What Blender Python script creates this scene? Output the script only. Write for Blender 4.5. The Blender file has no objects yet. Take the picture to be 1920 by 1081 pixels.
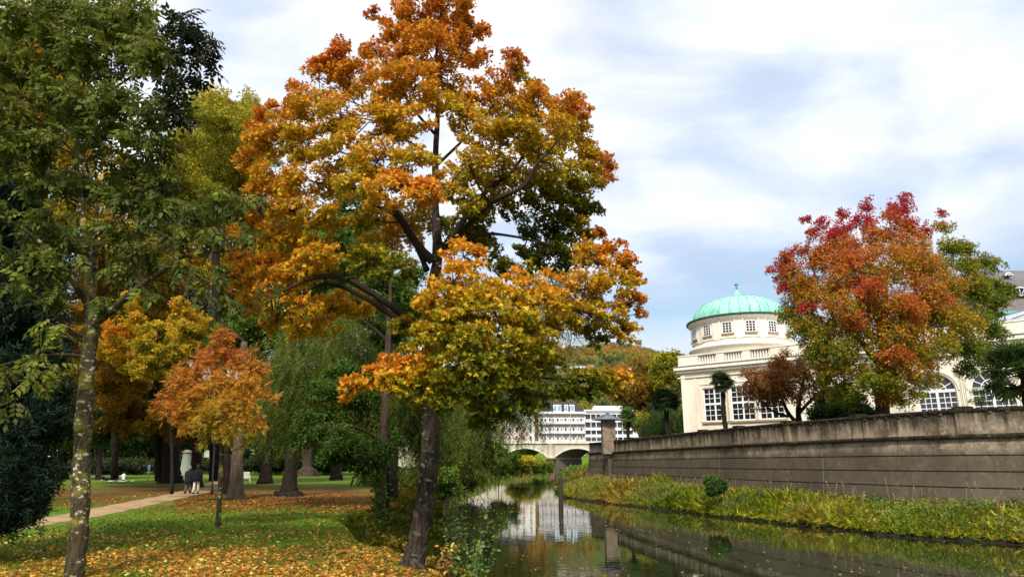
import bpy, math, random
import numpy as np
from mathutils import Vector, Matrix
rad = math.radians
C = bpy.context.scene.collection
sc = bpy.context.scene

# ---------------- camera ----------------
F = 1250.0
TH = math.atan(328 / F)
CZ = 2.7
cam_d = bpy.data.cameras.new('camera'); cam = bpy.data.objects.new('camera', cam_d); C.objects.link(cam)
cam.location = (0, 0, CZ); cam.rotation_euler = (math.pi / 2 + TH, 0, 0)
cam_d.sensor_width = 36; cam_d.lens = 36 * F / 1920
cam_d.clip_start = 0.1; cam_d.clip_end = 9000
sc.camera = cam

# ---------------- sun, sky, exposure ----------------
SUN_EL, SUN_AZ = 44, 188          # azimuth measured clockwise from +Y; the sun stands behind the camera
sd = Vector((math.sin(rad(SUN_AZ)) * math.cos(rad(SUN_EL)), math.cos(rad(SUN_AZ)) * math.cos(rad(SUN_EL)), math.sin(rad(SUN_EL))))
sun_d = bpy.data.lights.new('sun', 'SUN'); sun = bpy.data.objects.new('sun', sun_d); C.objects.link(sun)
sun_d.energy = 3.5; sun_d.angle = rad(8); sun_d.color = (1.0, .95, .86)
sun.rotation_euler = (-sd).to_track_quat('-Z', 'Y').to_euler()
sc.view_settings.view_transform = 'Standard'; sc.view_settings.look = 'None'
sc.view_settings.exposure = 0.45; sc.view_settings.gamma = 1
sc.cycles.max_bounces = 6; sc.cycles.diffuse_bounces = 3; sc.cycles.glossy_bounces = 3
sc.cycles.transmission_bounces = 3; sc.cycles.transparent_max_bounces = 4
sc.cycles.use_denoising = True
sc.cycles.sample_clamp_indirect = 6

w = bpy.data.worlds.new('World'); sc.world = w; w.use_nodes = True
nt = w.node_tree; nt.nodes.clear()
def N(nt, t, **k):
    n = nt.nodes.new(t)
    for a, v in k.items():
        if a.startswith('i_'):
            n.inputs[a[2:].replace('_', ' ')].default_value = v
        else: setattr(n, a, v)
    return n
def L(nt, a, b): nt.links.new(a, b)
sky = N(nt, 'ShaderNodeTexSky', sky_type='NISHITA', sun_disc=False, sun_elevation=rad(SUN_EL), sun_rotation=rad(SUN_AZ), air_density=1.2, dust_density=.6, ozone_density=1.5)
tc = N(nt, 'ShaderNodeTexCoord'); sp = N(nt, 'ShaderNodeSeparateXYZ'); L(nt, tc.outputs['Generated'], sp.inputs[0])
def M(nt, op, a, b=None, clamp=False):
    n = nt.nodes.new('ShaderNodeMath'); n.operation = op; n.use_clamp = clamp
    for i, v in enumerate((a, b)):
        if v is None: continue
        if isinstance(v, (int, float)): n.inputs[i].default_value = v
        else: nt.links.new(v, n.inputs[i])
    return n.outputs[0]
zz = M(nt, 'ADD', M(nt, 'MAXIMUM', sp.outputs[2], 0.0), 0.22)
cx_ = M(nt, 'DIVIDE', sp.outputs[0], zz); cy_ = M(nt, 'DIVIDE', sp.outputs[1], zz)
cb = N(nt, 'ShaderNodeCombineXYZ'); L(nt, cx_, cb.inputs[0]); L(nt, cy_, cb.inputs[1])
mp = N(nt, 'ShaderNodeMapping'); mp.inputs['Rotation'].default_value = (0, 0, rad(38)); mp.inputs['Scale'].default_value = (1.1, 1.7, 1)
mp.inputs['Location'].default_value = (1.3, 0.4, 0)
L(nt, cb.outputs[0], mp.inputs[0])
n1 = N(nt, 'ShaderNodeTexNoise', i_Scale=1.7, i_Detail=6.0, i_Roughness=.5, i_Distortion=.35); L(nt, mp.outputs[0], n1.inputs['Vector'])
n2 = N(nt, 'ShaderNodeTexNoise', i_Scale=0.8, i_Detail=4.0, i_Roughness=.5); L(nt, mp.outputs[0], n2.inputs['Vector'])
cr = N(nt, 'ShaderNodeValToRGB'); L(nt, n1.outputs[0], cr.inputs[0])
cr.color_ramp.elements[0].position = .30; cr.color_ramp.elements[0].color = (.66, .66, .66, 1)
cr.color_ramp.elements[1].position = .52; cr.color_ramp.elements[1].color = (1, 1, 1, 1)
# low in the sky the cloud thins to a blue strip
lowb = N(nt, 'ShaderNodeMapRange'); L(nt, sp.outputs[2], lowb.inputs[0])
lowb.inputs[1].default_value = .205; lowb.inputs[2].default_value = .31; lowb.inputs[3].default_value = .0; lowb.inputs[4].default_value = 1
hz = N(nt, 'ShaderNodeMapRange'); L(nt, sp.outputs[2], hz.inputs[0])
hz.inputs[1].default_value = .215; hz.inputs[2].default_value = .165; hz.inputs[3].default_value = 0; hz.inputs[4].default_value = 1
cover = M(nt, 'ADD', M(nt, 'MULTIPLY', cr.outputs[0], lowb.outputs[0]), hz.outputs[0], True)
cc = N(nt, 'ShaderNodeValToRGB'); L(nt, M(nt, 'ADD', M(nt, 'MULTIPLY', n2.outputs[0], .45), M(nt, 'MULTIPLY', n1.outputs[0], .55)), cc.inputs[0])
cc.color_ramp.elements[0].position = .41; cc.color_ramp.elements[0].color = (.69, .79, .97, 1)
cc.color_ramp.elements[1].position = .60; cc.color_ramp.elements[1].color = (1.06, 1.05, 1.06, 1)
cs = N(nt, 'ShaderNodeVectorMath', operation='SCALE'); L(nt, cc.outputs[0], cs.inputs[0]); cs.inputs['Scale'].default_value = 7.9
mx = N(nt, 'ShaderNodeMix', data_type='RGBA'); L(nt, cover, mx.inputs[0]); L(nt, sky.outputs[0], mx.inputs[6]); L(nt, cs.outputs[0], mx.inputs[7])
bg = N(nt, 'ShaderNodeBackground', i_Strength=.105); L(nt, mx.outputs[2], bg.inputs[0])
wo = N(nt, 'ShaderNodeOutputWorld'); L(nt, bg.outputs[0], wo.inputs[0])

# ---------------- projection helpers (photo pixel + distance -> place in the world) ----------------
def at(px, py, Y):
    v = (540 - py) / F
    dz = Y * (math.sin(TH) + v * math.cos(TH)) / (math.cos(TH) - v * math.sin(TH))
    zc = Y * math.cos(TH) + dz * math.sin(TH)
    return Vector(((px - 960) / F * zc, Y, CZ + dz))
def gp(px, py, z):                     # where the sight line meets height z
    v = (540 - py) / F
    t = (math.sin(TH) + v * math.cos(TH)) / (math.cos(TH) - v * math.sin(TH))
    Y = (z - CZ) / t
    return at(px, py, Y)
def onx(px, Y, z):                     # x for a photo column at distance Y and height z
    return (px - 960) / F * (Y * math.cos(TH) + (z - CZ) * math.sin(TH))
def ppx(r, Y): return r / F * Y * 1.0  # pixels to metres at a distance

# ---------------- object helpers ----------------
def tag(o, label=None, cat=None, group=None, kind=None):
    if label: o['label'] = label
    if cat: o['category'] = cat
    if group: o['group'] = group
    if kind: o['kind'] = kind
    return o
def empty(name, loc=(0, 0, 0)):
    o = bpy.data.objects.new(name, None); C.objects.link(o); o.location = loc; o.empty_display_size = .3
    return o
def link(name, me, parent=None, mats=None):
    o = bpy.data.objects.new(name, me); C.objects.link(o)
    if parent is not None:
        o.parent = parent
    for m in (mats or []): me.materials.append(m)
    return o
def origin_of(p):
    v = Vector((0, 0, 0))
    while p is not None: v = v + p.location; p = p.parent
    return v

class MB:
    """collects faces in world coordinates; build() makes one mesh object"""
    def __init__(s): s.v = []; s.f = []; s.m = []; s.sm = []
    def add(s, vs, fs, mi=0, smooth=False):
        o = len(s.v); s.v += [tuple(p) for p in vs]
        for f in fs: s.f.append([o + i for i in f]); s.m.append(mi); s.sm.append(smooth)
    def box(s, a, b, mi=0, fr=None):
        (x0, y0, z0), (x1, y1, z1) = a, b
        vs = [(x0, y0, z0), (x1, y0, z0), (x1, y1, z0), (x0, y1, z0), (x0, y0, z1), (x1, y0, z1), (x1, y1, z1), (x0, y1, z1)]
        if fr: vs = [fr(*p) for p in vs]
        s.add(vs, [(0, 3, 2, 1), (4, 5, 6, 7), (0, 1, 5, 4), (1, 2, 6, 5), (2, 3, 7, 6), (3, 0, 4, 7)], mi)
    def tube(s, pts, rs, n=8, mi=0, cap=True, smooth=True):
        pts = [Vector(p) for p in pts]; k = len(pts)
        if isinstance(rs, (int, float)): rs = [rs] * k
        o = len(s.v); pu = None
        for i, p in enumerate(pts):
            t = (pts[min(i + 1, k - 1)] - pts[max(i - 1, 0)])
            if t.length < 1e-9: t = Vector((0, 0, 1))
            t.normalize()
            if pu is None:
                pu = t.cross(Vector((0, 1, 0.02)));
                if pu.length < .1: pu = t.cross(Vector((1, 0, 0)))
            u = (pu - t * pu.dot(t)).normalized(); pu = u; v = t.cross(u)
            for j in range(n):
                a = 2 * math.pi * j / n
                s.v.append(tuple(p + (u * math.cos(a) + v * math.sin(a)) * rs[i]))
        for i in range(k - 1):
            for j in range(n):
                s.f.append([o + i * n + j, o + i * n + (j + 1) % n, o + (i + 1) * n + (j + 1) % n, o + (i + 1) * n + j]); s.m.append(mi); s.sm.append(smooth)
        if cap:
            s.f.append([o + j for j in range(n)][::-1]); s.m.append(mi); s.sm.append(False)
            s.f.append([o + (k - 1) * n + j for j in range(n)]); s.m.append(mi); s.sm.append(False)
    def lathe(s, c, prof, n=24, mi=0, smooth=True, a0=0, a1=2 * math.pi):
        full = abs(a1 - a0 - 2 * math.pi) < 1e-6; cols = n if full else n + 1
        o = len(s.v)
        for (r, z) in prof:
            for j in range(cols):
                a = a0 + (a1 - a0) * j / n
                s.v.append((c[0] + r * math.cos(a), c[1] + r * math.sin(a), c[2] + z))
        for i in range(len(prof) - 1):
            for j in range(n):
                j2 = (j + 1) % cols
                s.f.append([o + i * cols + j, o + i * cols + j2, o + (i + 1) * cols + j2, o + (i + 1) * cols + j]); s.m.append(mi); s.sm.append(smooth)
    def build(s, name, mats, parent=None):
        og = origin_of(parent)
        me = bpy.data.meshes.new(name)
        me.from_pydata([(p[0] - og.x, p[1] - og.y, p[2] - og.z) for p in s.v], [], s.f)
        mats = mats if isinstance(mats, (list, tuple)) else [mats]
        o = link(name, me, parent, mats)
        me.polygons.foreach_set('material_index', s.m); me.polygons.foreach_set('use_smooth', s.sm)
        me.update(); return o

def np_mesh(name, verts, nper, nfaces_per_poly, mats, parent=None, col=None, smooth=False):
    """verts (n,3); faces are consecutive runs whose lengths are in nfaces_per_poly"""
    og = origin_of(parent)
    verts = np.asarray(verts, np.float32) - np.array(og, np.float32)
    me = bpy.data.meshes.new(name)
    ls = np.asarray(nfaces_per_poly, np.int32)
    loops = np.asarray(nper, np.int32)
    me.vertices.add(len(verts)); me.vertices.foreach_set('co', verts.ravel())
    me.loops.add(len(loops)); me.loops.foreach_set('vertex_index', loops)
    st = np.zeros(len(ls), np.int32); st[1:] = np.cumsum(ls)[:-1]
    me.polygons.add(len(ls)); me.polygons.foreach_set('loop_start', st)
    try: me.polygons.foreach_set('loop_total', ls)
    except Exception: pass
    if smooth: me.polygons.foreach_set('use_smooth', np.ones(len(ls), bool))
    me.update(calc_edges=True)
    if col is not None:
        a = me.color_attributes.new('col', 'FLOAT_COLOR', 'POINT')
        c4 = np.ones((len(verts), 4), np.float32); c4[:, :3] = col
        a.data.foreach_set('color', c4.ravel())
    return link(name, me, parent, mats if isinstance(mats, (list, tuple)) else [mats])

# ---------------- materials ----------------
MATS = {}
def mat(name, col, rough=.8, spec=.3, noise=None, bump=None, metal=0.0, streak=None, extra=None):
    """noise=(colour2, scale, low, high[, (sx,sy,sz)]); bump=(scale, strength, distance); streak=(colour, scale)"""
    m = bpy.data.materials.new(name); m.use_nodes = True; nt = m.node_tree; MATS[name] = m
    b = nt.nodes['Principled BSDF']
    b.inputs['Roughness'].default_value = rough; b.inputs['Specular IOR Level'].default_value = spec; b.inputs['Metallic'].default_value = metal
    b.inputs['Base Color'].default_value = (*col, 1)
    tc = N(nt, 'ShaderNodeTexCoord'); out = None
    rgb = N(nt, 'ShaderNodeRGB'); rgb.outputs[0].default_value = (*col, 1); out = rgb.outputs[0]
    for nz in (noise or []):
        c2, scale, lo, hi = nz[:4]; st = nz[4] if len(nz) > 4 else (1, 1, 1)
        mp = N(nt, 'ShaderNodeMapping'); mp.inputs['Scale'].default_value = st; L(nt, tc.outputs['Object'], mp.inputs[0])
        n = N(nt, 'ShaderNodeTexNoise', i_Scale=scale, i_Detail=6.0, i_Roughness=.62); L(nt, mp.outputs[0], n.inputs['Vector'])
        mr = N(nt, 'ShaderNodeMapRange'); L(nt, n.outputs[0], mr.inputs[0]); mr.inputs[1].default_value = lo; mr.inputs[2].default_value = hi
        mx = N(nt, 'ShaderNodeMix', data_type='RGBA'); L(nt, mr.outputs[0], mx.inputs[0]); L(nt, out, mx.inputs[6]); mx.inputs[7].default_value = (*c2, 1)
        out = mx.outputs[2]
    if extra: out = extra(nt, tc, out)
    L(nt, out, b.inputs['Base Color'])
    if bump:
        n = N(nt, 'ShaderNodeTexNoise', i_Scale=bump[0], i_Detail=5.0, i_Roughness=.6); L(nt, tc.outputs['Object'], n.inputs['Vector'])
        bp = N(nt, 'ShaderNodeBump', i_Strength=bump[1], i_Distance=bump[2]); L(nt, n.outputs[0], bp.inputs['Height']); L(nt, bp.outputs[0], b.inputs['Normal'])
    return m

def leafmat(name, trans=.3, rough=.5, spec=.25):
    m = bpy.data.materials.new(name); m.use_nodes = True; nt = m.node_tree
    b = nt.nodes['Principled BSDF']; b.inputs['Roughness'].default_value = rough; b.inputs['Specular IOR Level'].default_value = spec
    a = N(nt, 'ShaderNodeAttribute', attribute_name='col')
    L(nt, a.outputs['Color'], b.inputs['Base Color'])
    t = N(nt, 'ShaderNodeBsdfTranslucent')
    g = N(nt, 'ShaderNodeGamma', i_Gamma=.85); L(nt, a.outputs['Color'], g.inputs[0]); L(nt, g.outputs[0], t.inputs[0])
    ms = N(nt, 'ShaderNodeMixShader'); ms.inputs[0].default_value = trans
    L(nt, b.outputs[0], ms.inputs[1]); L(nt, t.outputs[0], ms.inputs[2])
    L(nt, ms.outputs[0], nt.nodes['Material Output'].inputs[0])
    return m
LEAF = leafmat('leaf', .32, .55, .12)
LEAF_D = leafmat('leaf_dense', .12, .6, .2)
LEAF_G = leafmat('leaf_gloss', .22, .42, .3)
BLADE = leafmat('blade', .45, .6, .1)

def lichen(col, scale, lo, hi, zmax=None):
    def f(nt, tc, out):
        v = N(nt, 'ShaderNodeTexVoronoi', i_Scale=scale); v.inputs['Randomness'].default_value = 1
        n = N(nt, 'ShaderNodeTexNoise', i_Scale=scale * 1.6, i_Detail=4.0)
        ad = N(nt, 'ShaderNodeVectorMath', operation='ADD'); sc_ = N(nt, 'ShaderNodeVectorMath', operation='SCALE'); sc_.inputs['Scale'].default_value = .13 / max(scale / 10, .5)
        mp = N(nt, 'ShaderNodeMapping'); mp.inputs['Scale'].default_value = (1, 1, 1.5); L(nt, tc.outputs['Object'], mp.inputs[0])
        L(nt, tc.outputs['Object'], n.inputs['Vector'])
        L(nt, n.outputs['Color'], sc_.inputs[0]); L(nt, mp.outputs[0], ad.inputs[0]); L(nt, sc_.outputs[0], ad.inputs[1]); L(nt, ad.outputs[0], v.inputs['Vector'])
        mr = N(nt, 'ShaderNodeMapRange'); L(nt, v.outputs['Distance'], mr.inputs[0]); mr.inputs[1].default_value = lo; mr.inputs[2].default_value = hi; mr.inputs[3].default_value = 1; mr.inputs[4].default_value = 0
        n3 = N(nt, 'ShaderNodeTexNoise', i_Scale=scale * .25, i_Detail=3.0); L(nt, tc.outputs['Object'], n3.inputs['Vector'])
        mr3 = N(nt, 'ShaderNodeMapRange'); L(nt, n3.outputs[0], mr3.inputs[0]); mr3.inputs[1].default_value = .4; mr3.inputs[2].default_value = .55
        k = M(nt, 'MULTIPLY', mr.outputs[0], mr3.outputs[0])
        mx = N(nt, 'ShaderNodeMix', data_type='RGBA'); L(nt, k, mx.inputs[0]); L(nt, out, mx.inputs[6]); mx.inputs[7].default_value = (*col, 1)
        return mx.outputs[2]
    return f
BARK_LICHEN = mat('bark_lichen', (.075, .058, .028), .9, .15, noise=[((.03, .024, .014), 14, .4, .65, (1, 1, .3)), ((.24, .20, .03), 2.2, .52, .66)], bump=(22, .8, .03), extra=lichen((.46, .46, .32), 8.5, .2, .34))
BARK_MAPLE = mat('bark_maple', (.06, .045, .032), .92, .12, noise=[((.018, .013, .01), 18, .4, .62, (1, 1, .25)), ((.15, .13, .09), 5, .55, .72)], bump=(26, .9, .04), extra=lichen((.22, .2, .16), 6, .12, .3))
BARK_DARK = mat('bark_dark', (.03, .022, .016), .95, .1, noise=[((.012, .009, .007), 9, .4, .65, (1, 1, .2))], bump=(12, .9, .06))
BARK_PALE = mat('bark_pale', (.15, .11, .075), .95, .1, noise=[((.09, .065, .045), 8, .4, .6, (1, 1, .2))], bump=(12, .9, .06))
BARK_MID = mat('bark_mid', (.085, .06, .042), .95, .1, noise=[((.03, .022, .016), 9, .4, .65, (1, 1, .2))], bump=(12, .9, .06))
TWIG = mat('twig_bark', (.035, .024, .018), .9, .1)
TWIG_GREEN = mat('twig_green', (.10, .11, .035), .8, .2)
# ================= terrain and water =================
LAWN = 0.8
# water edges: (Y, x)
RL = [(-40, 3.0), (0, 2.2), (10, .6), (13, -.1), (17, -1.2), (22, -2.2), (30, -3.4), (40, -4.8), (50, -5.9), (62, -6.6), (80, -6.0), (105, -4.6), (134, -3.0), (170, 1.0), (205, 7), (240, 14), (262, 20), (300, 30)]
def _e(px, py):
    p = gp(px, py, 0.0); return (p.y, p.x)
RR = [_e(1053, 928), _e(1105, 939), _e(1173, 947), _e(1259, 955), _e(1368, 972), _e(1500, 983), _e(1621, 996), _e(1715, 1007), _e(1892, 1021)]
RR = sorted(RR + [(19, 21.5), (12, 27), (0, 34), (-40, 55), (80, 5.5), (134, 10.5), (170, 12.5), (205, 17), (240, 26), (262, 31), (300, 40)])
rl = np.array(RL); rr = np.array(RR)
def _w(Y, s): Y = np.asarray(Y, float); return s * (.22 * np.sin(1.1 * Y) + .16 * np.sin(2.7 * Y + 1) + .3 * np.sin(.43 * Y + 2))
def xl(Y): return np.interp(Y, rl[:, 0], rl[:, 1]) + _w(Y, .7)
def xr(Y): return np.interp(Y, rr[:, 0], rr[:, 1]) + _w(np.asarray(Y) * 1.1 + 3, 1.0)
def sst(a, b, x):
    t = np.clip((x - a) / (b - a), 0, 1); return t * t * (3 - 2 * t)
def wob(x, y, s, seed=0):
    r = np.random.default_rng(seed); o = 0
    for i in range(6):
        a = r.uniform(0, 6.28); k = s * r.uniform(.6, 1.9); o = o + np.sin(k * (x * np.cos(a) + y * np.sin(a)) + r.uniform(0, 6.28))
    return o / 3.5
def ground_h(x, y):
    x = np.asarray(x, float); y = np.asarray(y, float)
    dl = xl(y) - x; dr = x - xr(y)
    zl = -.75 + sst(-.9, .25, dl) * .95 + sst(.1, 2.3, dl) * (LAWN - .2)
    zr = -.75 + sst(-.8, .25, dr) * .95 + sst(.1, 3.2, dr) * .7
    z = np.where(dl > dr, zl, zr)
    z = np.where(y > 300, 1.0, z)
    z = z + np.where(dl > 2.5, .035 * wob(x, y, .35, 3), 0)
    far = sst(252, 290, y) * 5.2
    z = z + far * 1.15 * sst(-45, -12, x) + sst(150, 240, y) * .4 * (dl > 0)
    return z
def axis(lo, hi, n, k):
    t = np.linspace(-1, 1, n); a = np.sinh(k * t) / np.sinh(k)
    return np.where(t < 0, -a * lo, a * hi)
xs = np.unique(np.concatenate([np.arange(-26, 30, .4), axis(-2500, 2500, 90, 6)]))
ys = np.unique(np.concatenate([np.arange(-6, 75, .45), np.arange(75, 310, 2.5), axis(-300, 5000, 80, 5)]))
X, Y = np.meshgrid(xs, ys)
Z = ground_h(X, Y)
nx, ny = len(xs), len(ys)
idx = np.arange(nx * ny).reshape(ny, nx)
q = np.stack([idx[:-1, :-1], idx[:-1, 1:], idx[1:, 1:], idx[1:, :-1]], -1).reshape(-1, 4)

def ground_extra(nt, tc, out):
    geo = N(nt, 'ShaderNodeNewGeometry'); P = geo.outputs['Position']
    sp = N(nt, 'ShaderNodeSeparateXYZ'); L(nt, P, sp.inputs[0])
    # brown litter in patches and under park trees; mid-distance band also paints their shade
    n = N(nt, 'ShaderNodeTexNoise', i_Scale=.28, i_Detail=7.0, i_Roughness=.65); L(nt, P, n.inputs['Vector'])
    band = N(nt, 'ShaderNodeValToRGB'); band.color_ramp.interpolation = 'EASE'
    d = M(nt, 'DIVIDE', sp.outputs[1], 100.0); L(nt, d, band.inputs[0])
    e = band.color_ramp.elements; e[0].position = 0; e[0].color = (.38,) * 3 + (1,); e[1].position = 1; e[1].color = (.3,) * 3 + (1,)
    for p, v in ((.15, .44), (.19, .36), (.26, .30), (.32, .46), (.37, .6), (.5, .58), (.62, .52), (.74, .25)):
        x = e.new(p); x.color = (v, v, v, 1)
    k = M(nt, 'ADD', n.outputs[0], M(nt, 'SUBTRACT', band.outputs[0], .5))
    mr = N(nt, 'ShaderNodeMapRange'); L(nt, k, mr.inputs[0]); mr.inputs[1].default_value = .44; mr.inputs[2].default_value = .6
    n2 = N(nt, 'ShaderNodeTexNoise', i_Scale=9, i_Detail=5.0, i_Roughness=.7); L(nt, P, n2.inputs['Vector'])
    litter_shade = N(nt, 'ShaderNodeValToRGB'); L(nt, n2.outputs[0], litter_shade.inputs[0]); e = litter_shade.color_ramp.elements
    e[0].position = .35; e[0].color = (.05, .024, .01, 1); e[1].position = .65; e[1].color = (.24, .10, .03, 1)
    mx = N(nt, 'ShaderNodeMix', data_type='RGBA'); L(nt, mr.outputs[0], mx.inputs[0]); L(nt, out, mx.inputs[6]); L(nt, litter_shade.outputs[0], mx.inputs[7])
    # earth by the water
    ez = N(nt, 'ShaderNodeMapRange'); L(nt, sp.outputs[2], ez.inputs[0]); ez.inputs[1].default_value = .35; ez.inputs[2].default_value = .1
    mx2 = N(nt, 'ShaderNodeMix', data_type='RGBA'); L(nt, ez.outputs[0], mx2.inputs[0]); L(nt, mx.outputs[2], mx2.inputs[6]); mx2.inputs[7].default_value = (.022, .02, .012, 1)
    return mx2.outputs[2]
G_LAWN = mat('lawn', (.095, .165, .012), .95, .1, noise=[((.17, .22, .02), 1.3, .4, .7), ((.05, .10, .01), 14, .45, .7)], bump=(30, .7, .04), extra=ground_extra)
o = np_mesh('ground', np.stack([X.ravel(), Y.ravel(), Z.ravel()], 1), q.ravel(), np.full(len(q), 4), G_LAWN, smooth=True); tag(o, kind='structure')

# water: sheet over the channel
WATER = bpy.data.materials.new('river_water'); WATER.use_nodes = True; nt = WATER.node_tree
b = nt.nodes['Principled BSDF']; b.inputs['Base Color'].default_value = (.016, .022, .008, 1); b.inputs['Roughness'].default_value = .02; b.inputs['IOR'].default_value = 1.42
b.inputs['Specular IOR Level'].default_value = .7
tcw = N(nt, 'ShaderNodeTexCoord')
mpw = N(nt, 'ShaderNodeMapping'); mpw.inputs['Scale'].default_value = (1.0, 1.7, 1); L(nt, tcw.outputs['Object'], mpw.inputs[0])
w1 = N(nt, 'ShaderNodeTexNoise', i_Scale=1.3, i_Detail=3.0, i_Roughness=.5, i_Distortion=.6); L(nt, mpw.outputs[0], w1.inputs['Vector'])
w2 = N(nt, 'ShaderNodeTexNoise', i_Scale=.09, i_Detail=2.0); L(nt, tcw.outputs['Object'], w2.inputs['Vector'])
mrw = N(nt, 'ShaderNodeMapRange'); L(nt, w2.outputs[0], mrw.inputs[0]); mrw.inputs[1].default_value = .42; mrw.inputs[2].default_value = .62; mrw.inputs[3].default_value = .25; mrw.inputs[4].default_value = 1
hh = M(nt, 'MULTIPLY', w1.outputs[0], mrw.outputs[0])
bw = N(nt, 'ShaderNodeBump', i_Strength=.10, i_Distance=.045); L(nt, hh, bw.inputs['Height']); L(nt, bw.outputs[0], b.inputs['Normal'])
yy = np.concatenate([np.arange(-40, 80, 2.0), np.arange(80, 301, 5.0)])
vs = []; fs = []
for i, y in enumerate(yy):
    vs += [(float(xl(y)) - 1.5, float(y), 0.0), (float(xr(y)) + 1.5, float(y), 0.0)]
    if i: fs.append((2 * i - 2, 2 * i - 1, 2 * i + 1, 2 * i))
m_ = MB(); m_.add(vs, fs); o = m_.build('river_water', WATER); tag(o, kind='structure')

# path: from the lower left to the couple and on into the park
PATH_M = mat('path_gravel', (.40, .27, .14), .95, .1, noise=[((.24, .15, .08), 2.2, .45, .7), ((.50, .36, .22), 30, .5, .7), ((.16, .08, .03), .5, .52, .72)], bump=(45, .5, .02))
cl = [(gp(-60, 1000, LAWN), 1.3), (gp(60, 978, LAWN), 1.35), (gp(150, 964, LAWN), 1.4), (gp(250, 945, LAWN), 1.5), (gp(330, 929, LAWN), 1.6), (gp(385, 915, LAWN), 1.8), (gp(420, 903, LAWN), 2.0), (gp(412, 896, LAWN), 2.2), (gp(385, 890, LAWN), 2.4), (gp(200, 889.5, LAWN), 1.6), (gp(60, 891, LAWN), 1.6)]
pts = []
for i in range(len(cl) - 1):
    for k in range(10):
        t = k / 10; p0 = cl[max(i - 1, 0)][0]; p1, p2 = cl[i][0], cl[i + 1][0]; p3 = cl[min(i + 2, len(cl) - 1)][0]
        p = .5 * ((2 * p1) + (-p0 + p2) * t + (2 * p0 - 5 * p1 + 4 * p2 - p3) * t * t + (-p0 + 3 * p1 - 3 * p2 + p3) * t ** 3)
        pts.append((p, .62 * (cl[i][1] * (1 - t) + cl[i + 1][1] * t)))
vs = []; fs = []
for i, (p, wd) in enumerate(pts):
    a = pts[max(i - 1, 0)][0]; b_ = pts[min(i + 1, len(pts) - 1)][0]; t = (b_ - a).normalized(); n = Vector((-t.y, t.x, 0))
    wj = wd * (1 + .06 * math.sin(i * 1.7))
    for s in (-1, -.5, 0, .5, 1):
        qx = p.x + n.x * s * wj; qy = p.y + n.y * s * wj
        vs.append((qx, qy, float(ground_h(qx, qy)) + .03 - .02 * abs(s) ** 3 + .004 * (1 - abs(s))))
    if i:
        for k in range(4): fs.append(((i - 1) * 5 + k, i * 5 + k, i * 5 + k + 1, (i - 1) * 5 + k + 1))
m_ = MB(); m_.add(vs, [f[::-1] for f in fs], smooth=True); o = m_.build('path', PATH_M); tag(o, kind='structure')
PATH_PTS = np.array([(p.x, p.y) for p, _ in pts])

# ================= right embankment wall =================
def conc_extra(nt, tc, out):
    geo = N(nt, 'ShaderNodeNewGeometry'); sp = N(nt, 'ShaderNodeSeparateXYZ'); L(nt, geo.outputs['Position'], sp.inputs[0])
    mp = N(nt, 'ShaderNodeMapping'); mp.inputs['Scale'].default_value = (2.6, 2.6, .22); L(nt, geo.outputs['Position'], mp.inputs[0])
    n = N(nt, 'ShaderNodeTexNoise', i_Scale=1.0, i_Detail=6.0, i_Roughness=.65); L(nt, mp.outputs[0], n.inputs['Vector'])
    # run-off stains hang down from the coping and from the moulding
    def hang(z1, z0, amt):
        mr = N(nt, 'ShaderNodeMapRange'); L(nt, sp.outputs[2], mr.inputs[0]); mr.inputs[1].default_value = z0; mr.inputs[2].default_value = z1; mr.inputs[3].default_value = 0; mr.inputs[4].default_value = amt
        g = M(nt, 'LESS_THAN', sp.outputs[2], z1 + .02)
        return M(nt, 'MULTIPLY', mr.outputs[0], g)
    k = M(nt, 'MULTIPLY', hang(5.1, 3.9, .42), 1.0)
    mr = N(nt, 'ShaderNodeMapRange'); L(nt, M(nt, 'ADD', n.outputs[0], k), mr.inputs[0]); mr.inputs[1].default_value = .56; mr.inputs[2].default_value = .78
    mx = N(nt, 'ShaderNodeMix', data_type='RGBA'); L(nt, mr.outputs[0], mx.inputs[0]); L(nt, out, mx.inputs[6]); mx.inputs[7].default_value = (.045, .036, .024, 1)
    # the lower courses are dark with algae, ragged top edge
    n2 = N(nt, 'ShaderNodeTexNoise', i_Scale=1.1, i_Detail=8.0, i_Roughness=.75); L(nt, geo.outputs['Position'], n2.inputs['Vector'])
    z2 = M(nt, 'ADD', sp.outputs[2], M(nt, 'MULTIPLY', M(nt, 'SUBTRACT', n2.outputs[0], .5), 1.5))
    m3 = N(nt, 'ShaderNodeMapRange'); L(nt, z2, m3.inputs[0]); m3.inputs[1].default_value = 3.5; m3.inputs[2].default_value = 3.05; m3.inputs[3].default_value = 0; m3.inputs[4].default_value = .85
    mx2 = N(nt, 'ShaderNodeMix', data_type='RGBA'); L(nt, m3.outputs[0], mx2.inputs[0]); L(nt, mx.outputs[2], mx2.inputs[6]); mx2.inputs[7].default_value = (.08, .064, .044, 1)
    # pale lime spots
    v = N(nt, 'ShaderNodeTexNoise', i_Scale=5.5, i_Detail=7.0, i_Roughness=.8); L(nt, geo.outputs['Position'], v.inputs['Vector'])
    m4 = N(nt, 'ShaderNodeMapRange'); L(nt, v.outputs[0], m4.inputs[0]); m4.inputs[1].default_value = .58; m4.inputs[2].default_value = .70; m4.inputs[4].default_value = .7
    mx3 = N(nt, 'ShaderNodeMix', data_type='RGBA'); L(nt, m4.outputs[0], mx3.inputs[0]); L(nt, mx2.outputs[2], mx3.inputs[6]); mx3.inputs[7].default_value = (.38, .33, .25, 1)
    return mx3.outputs[2]
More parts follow.
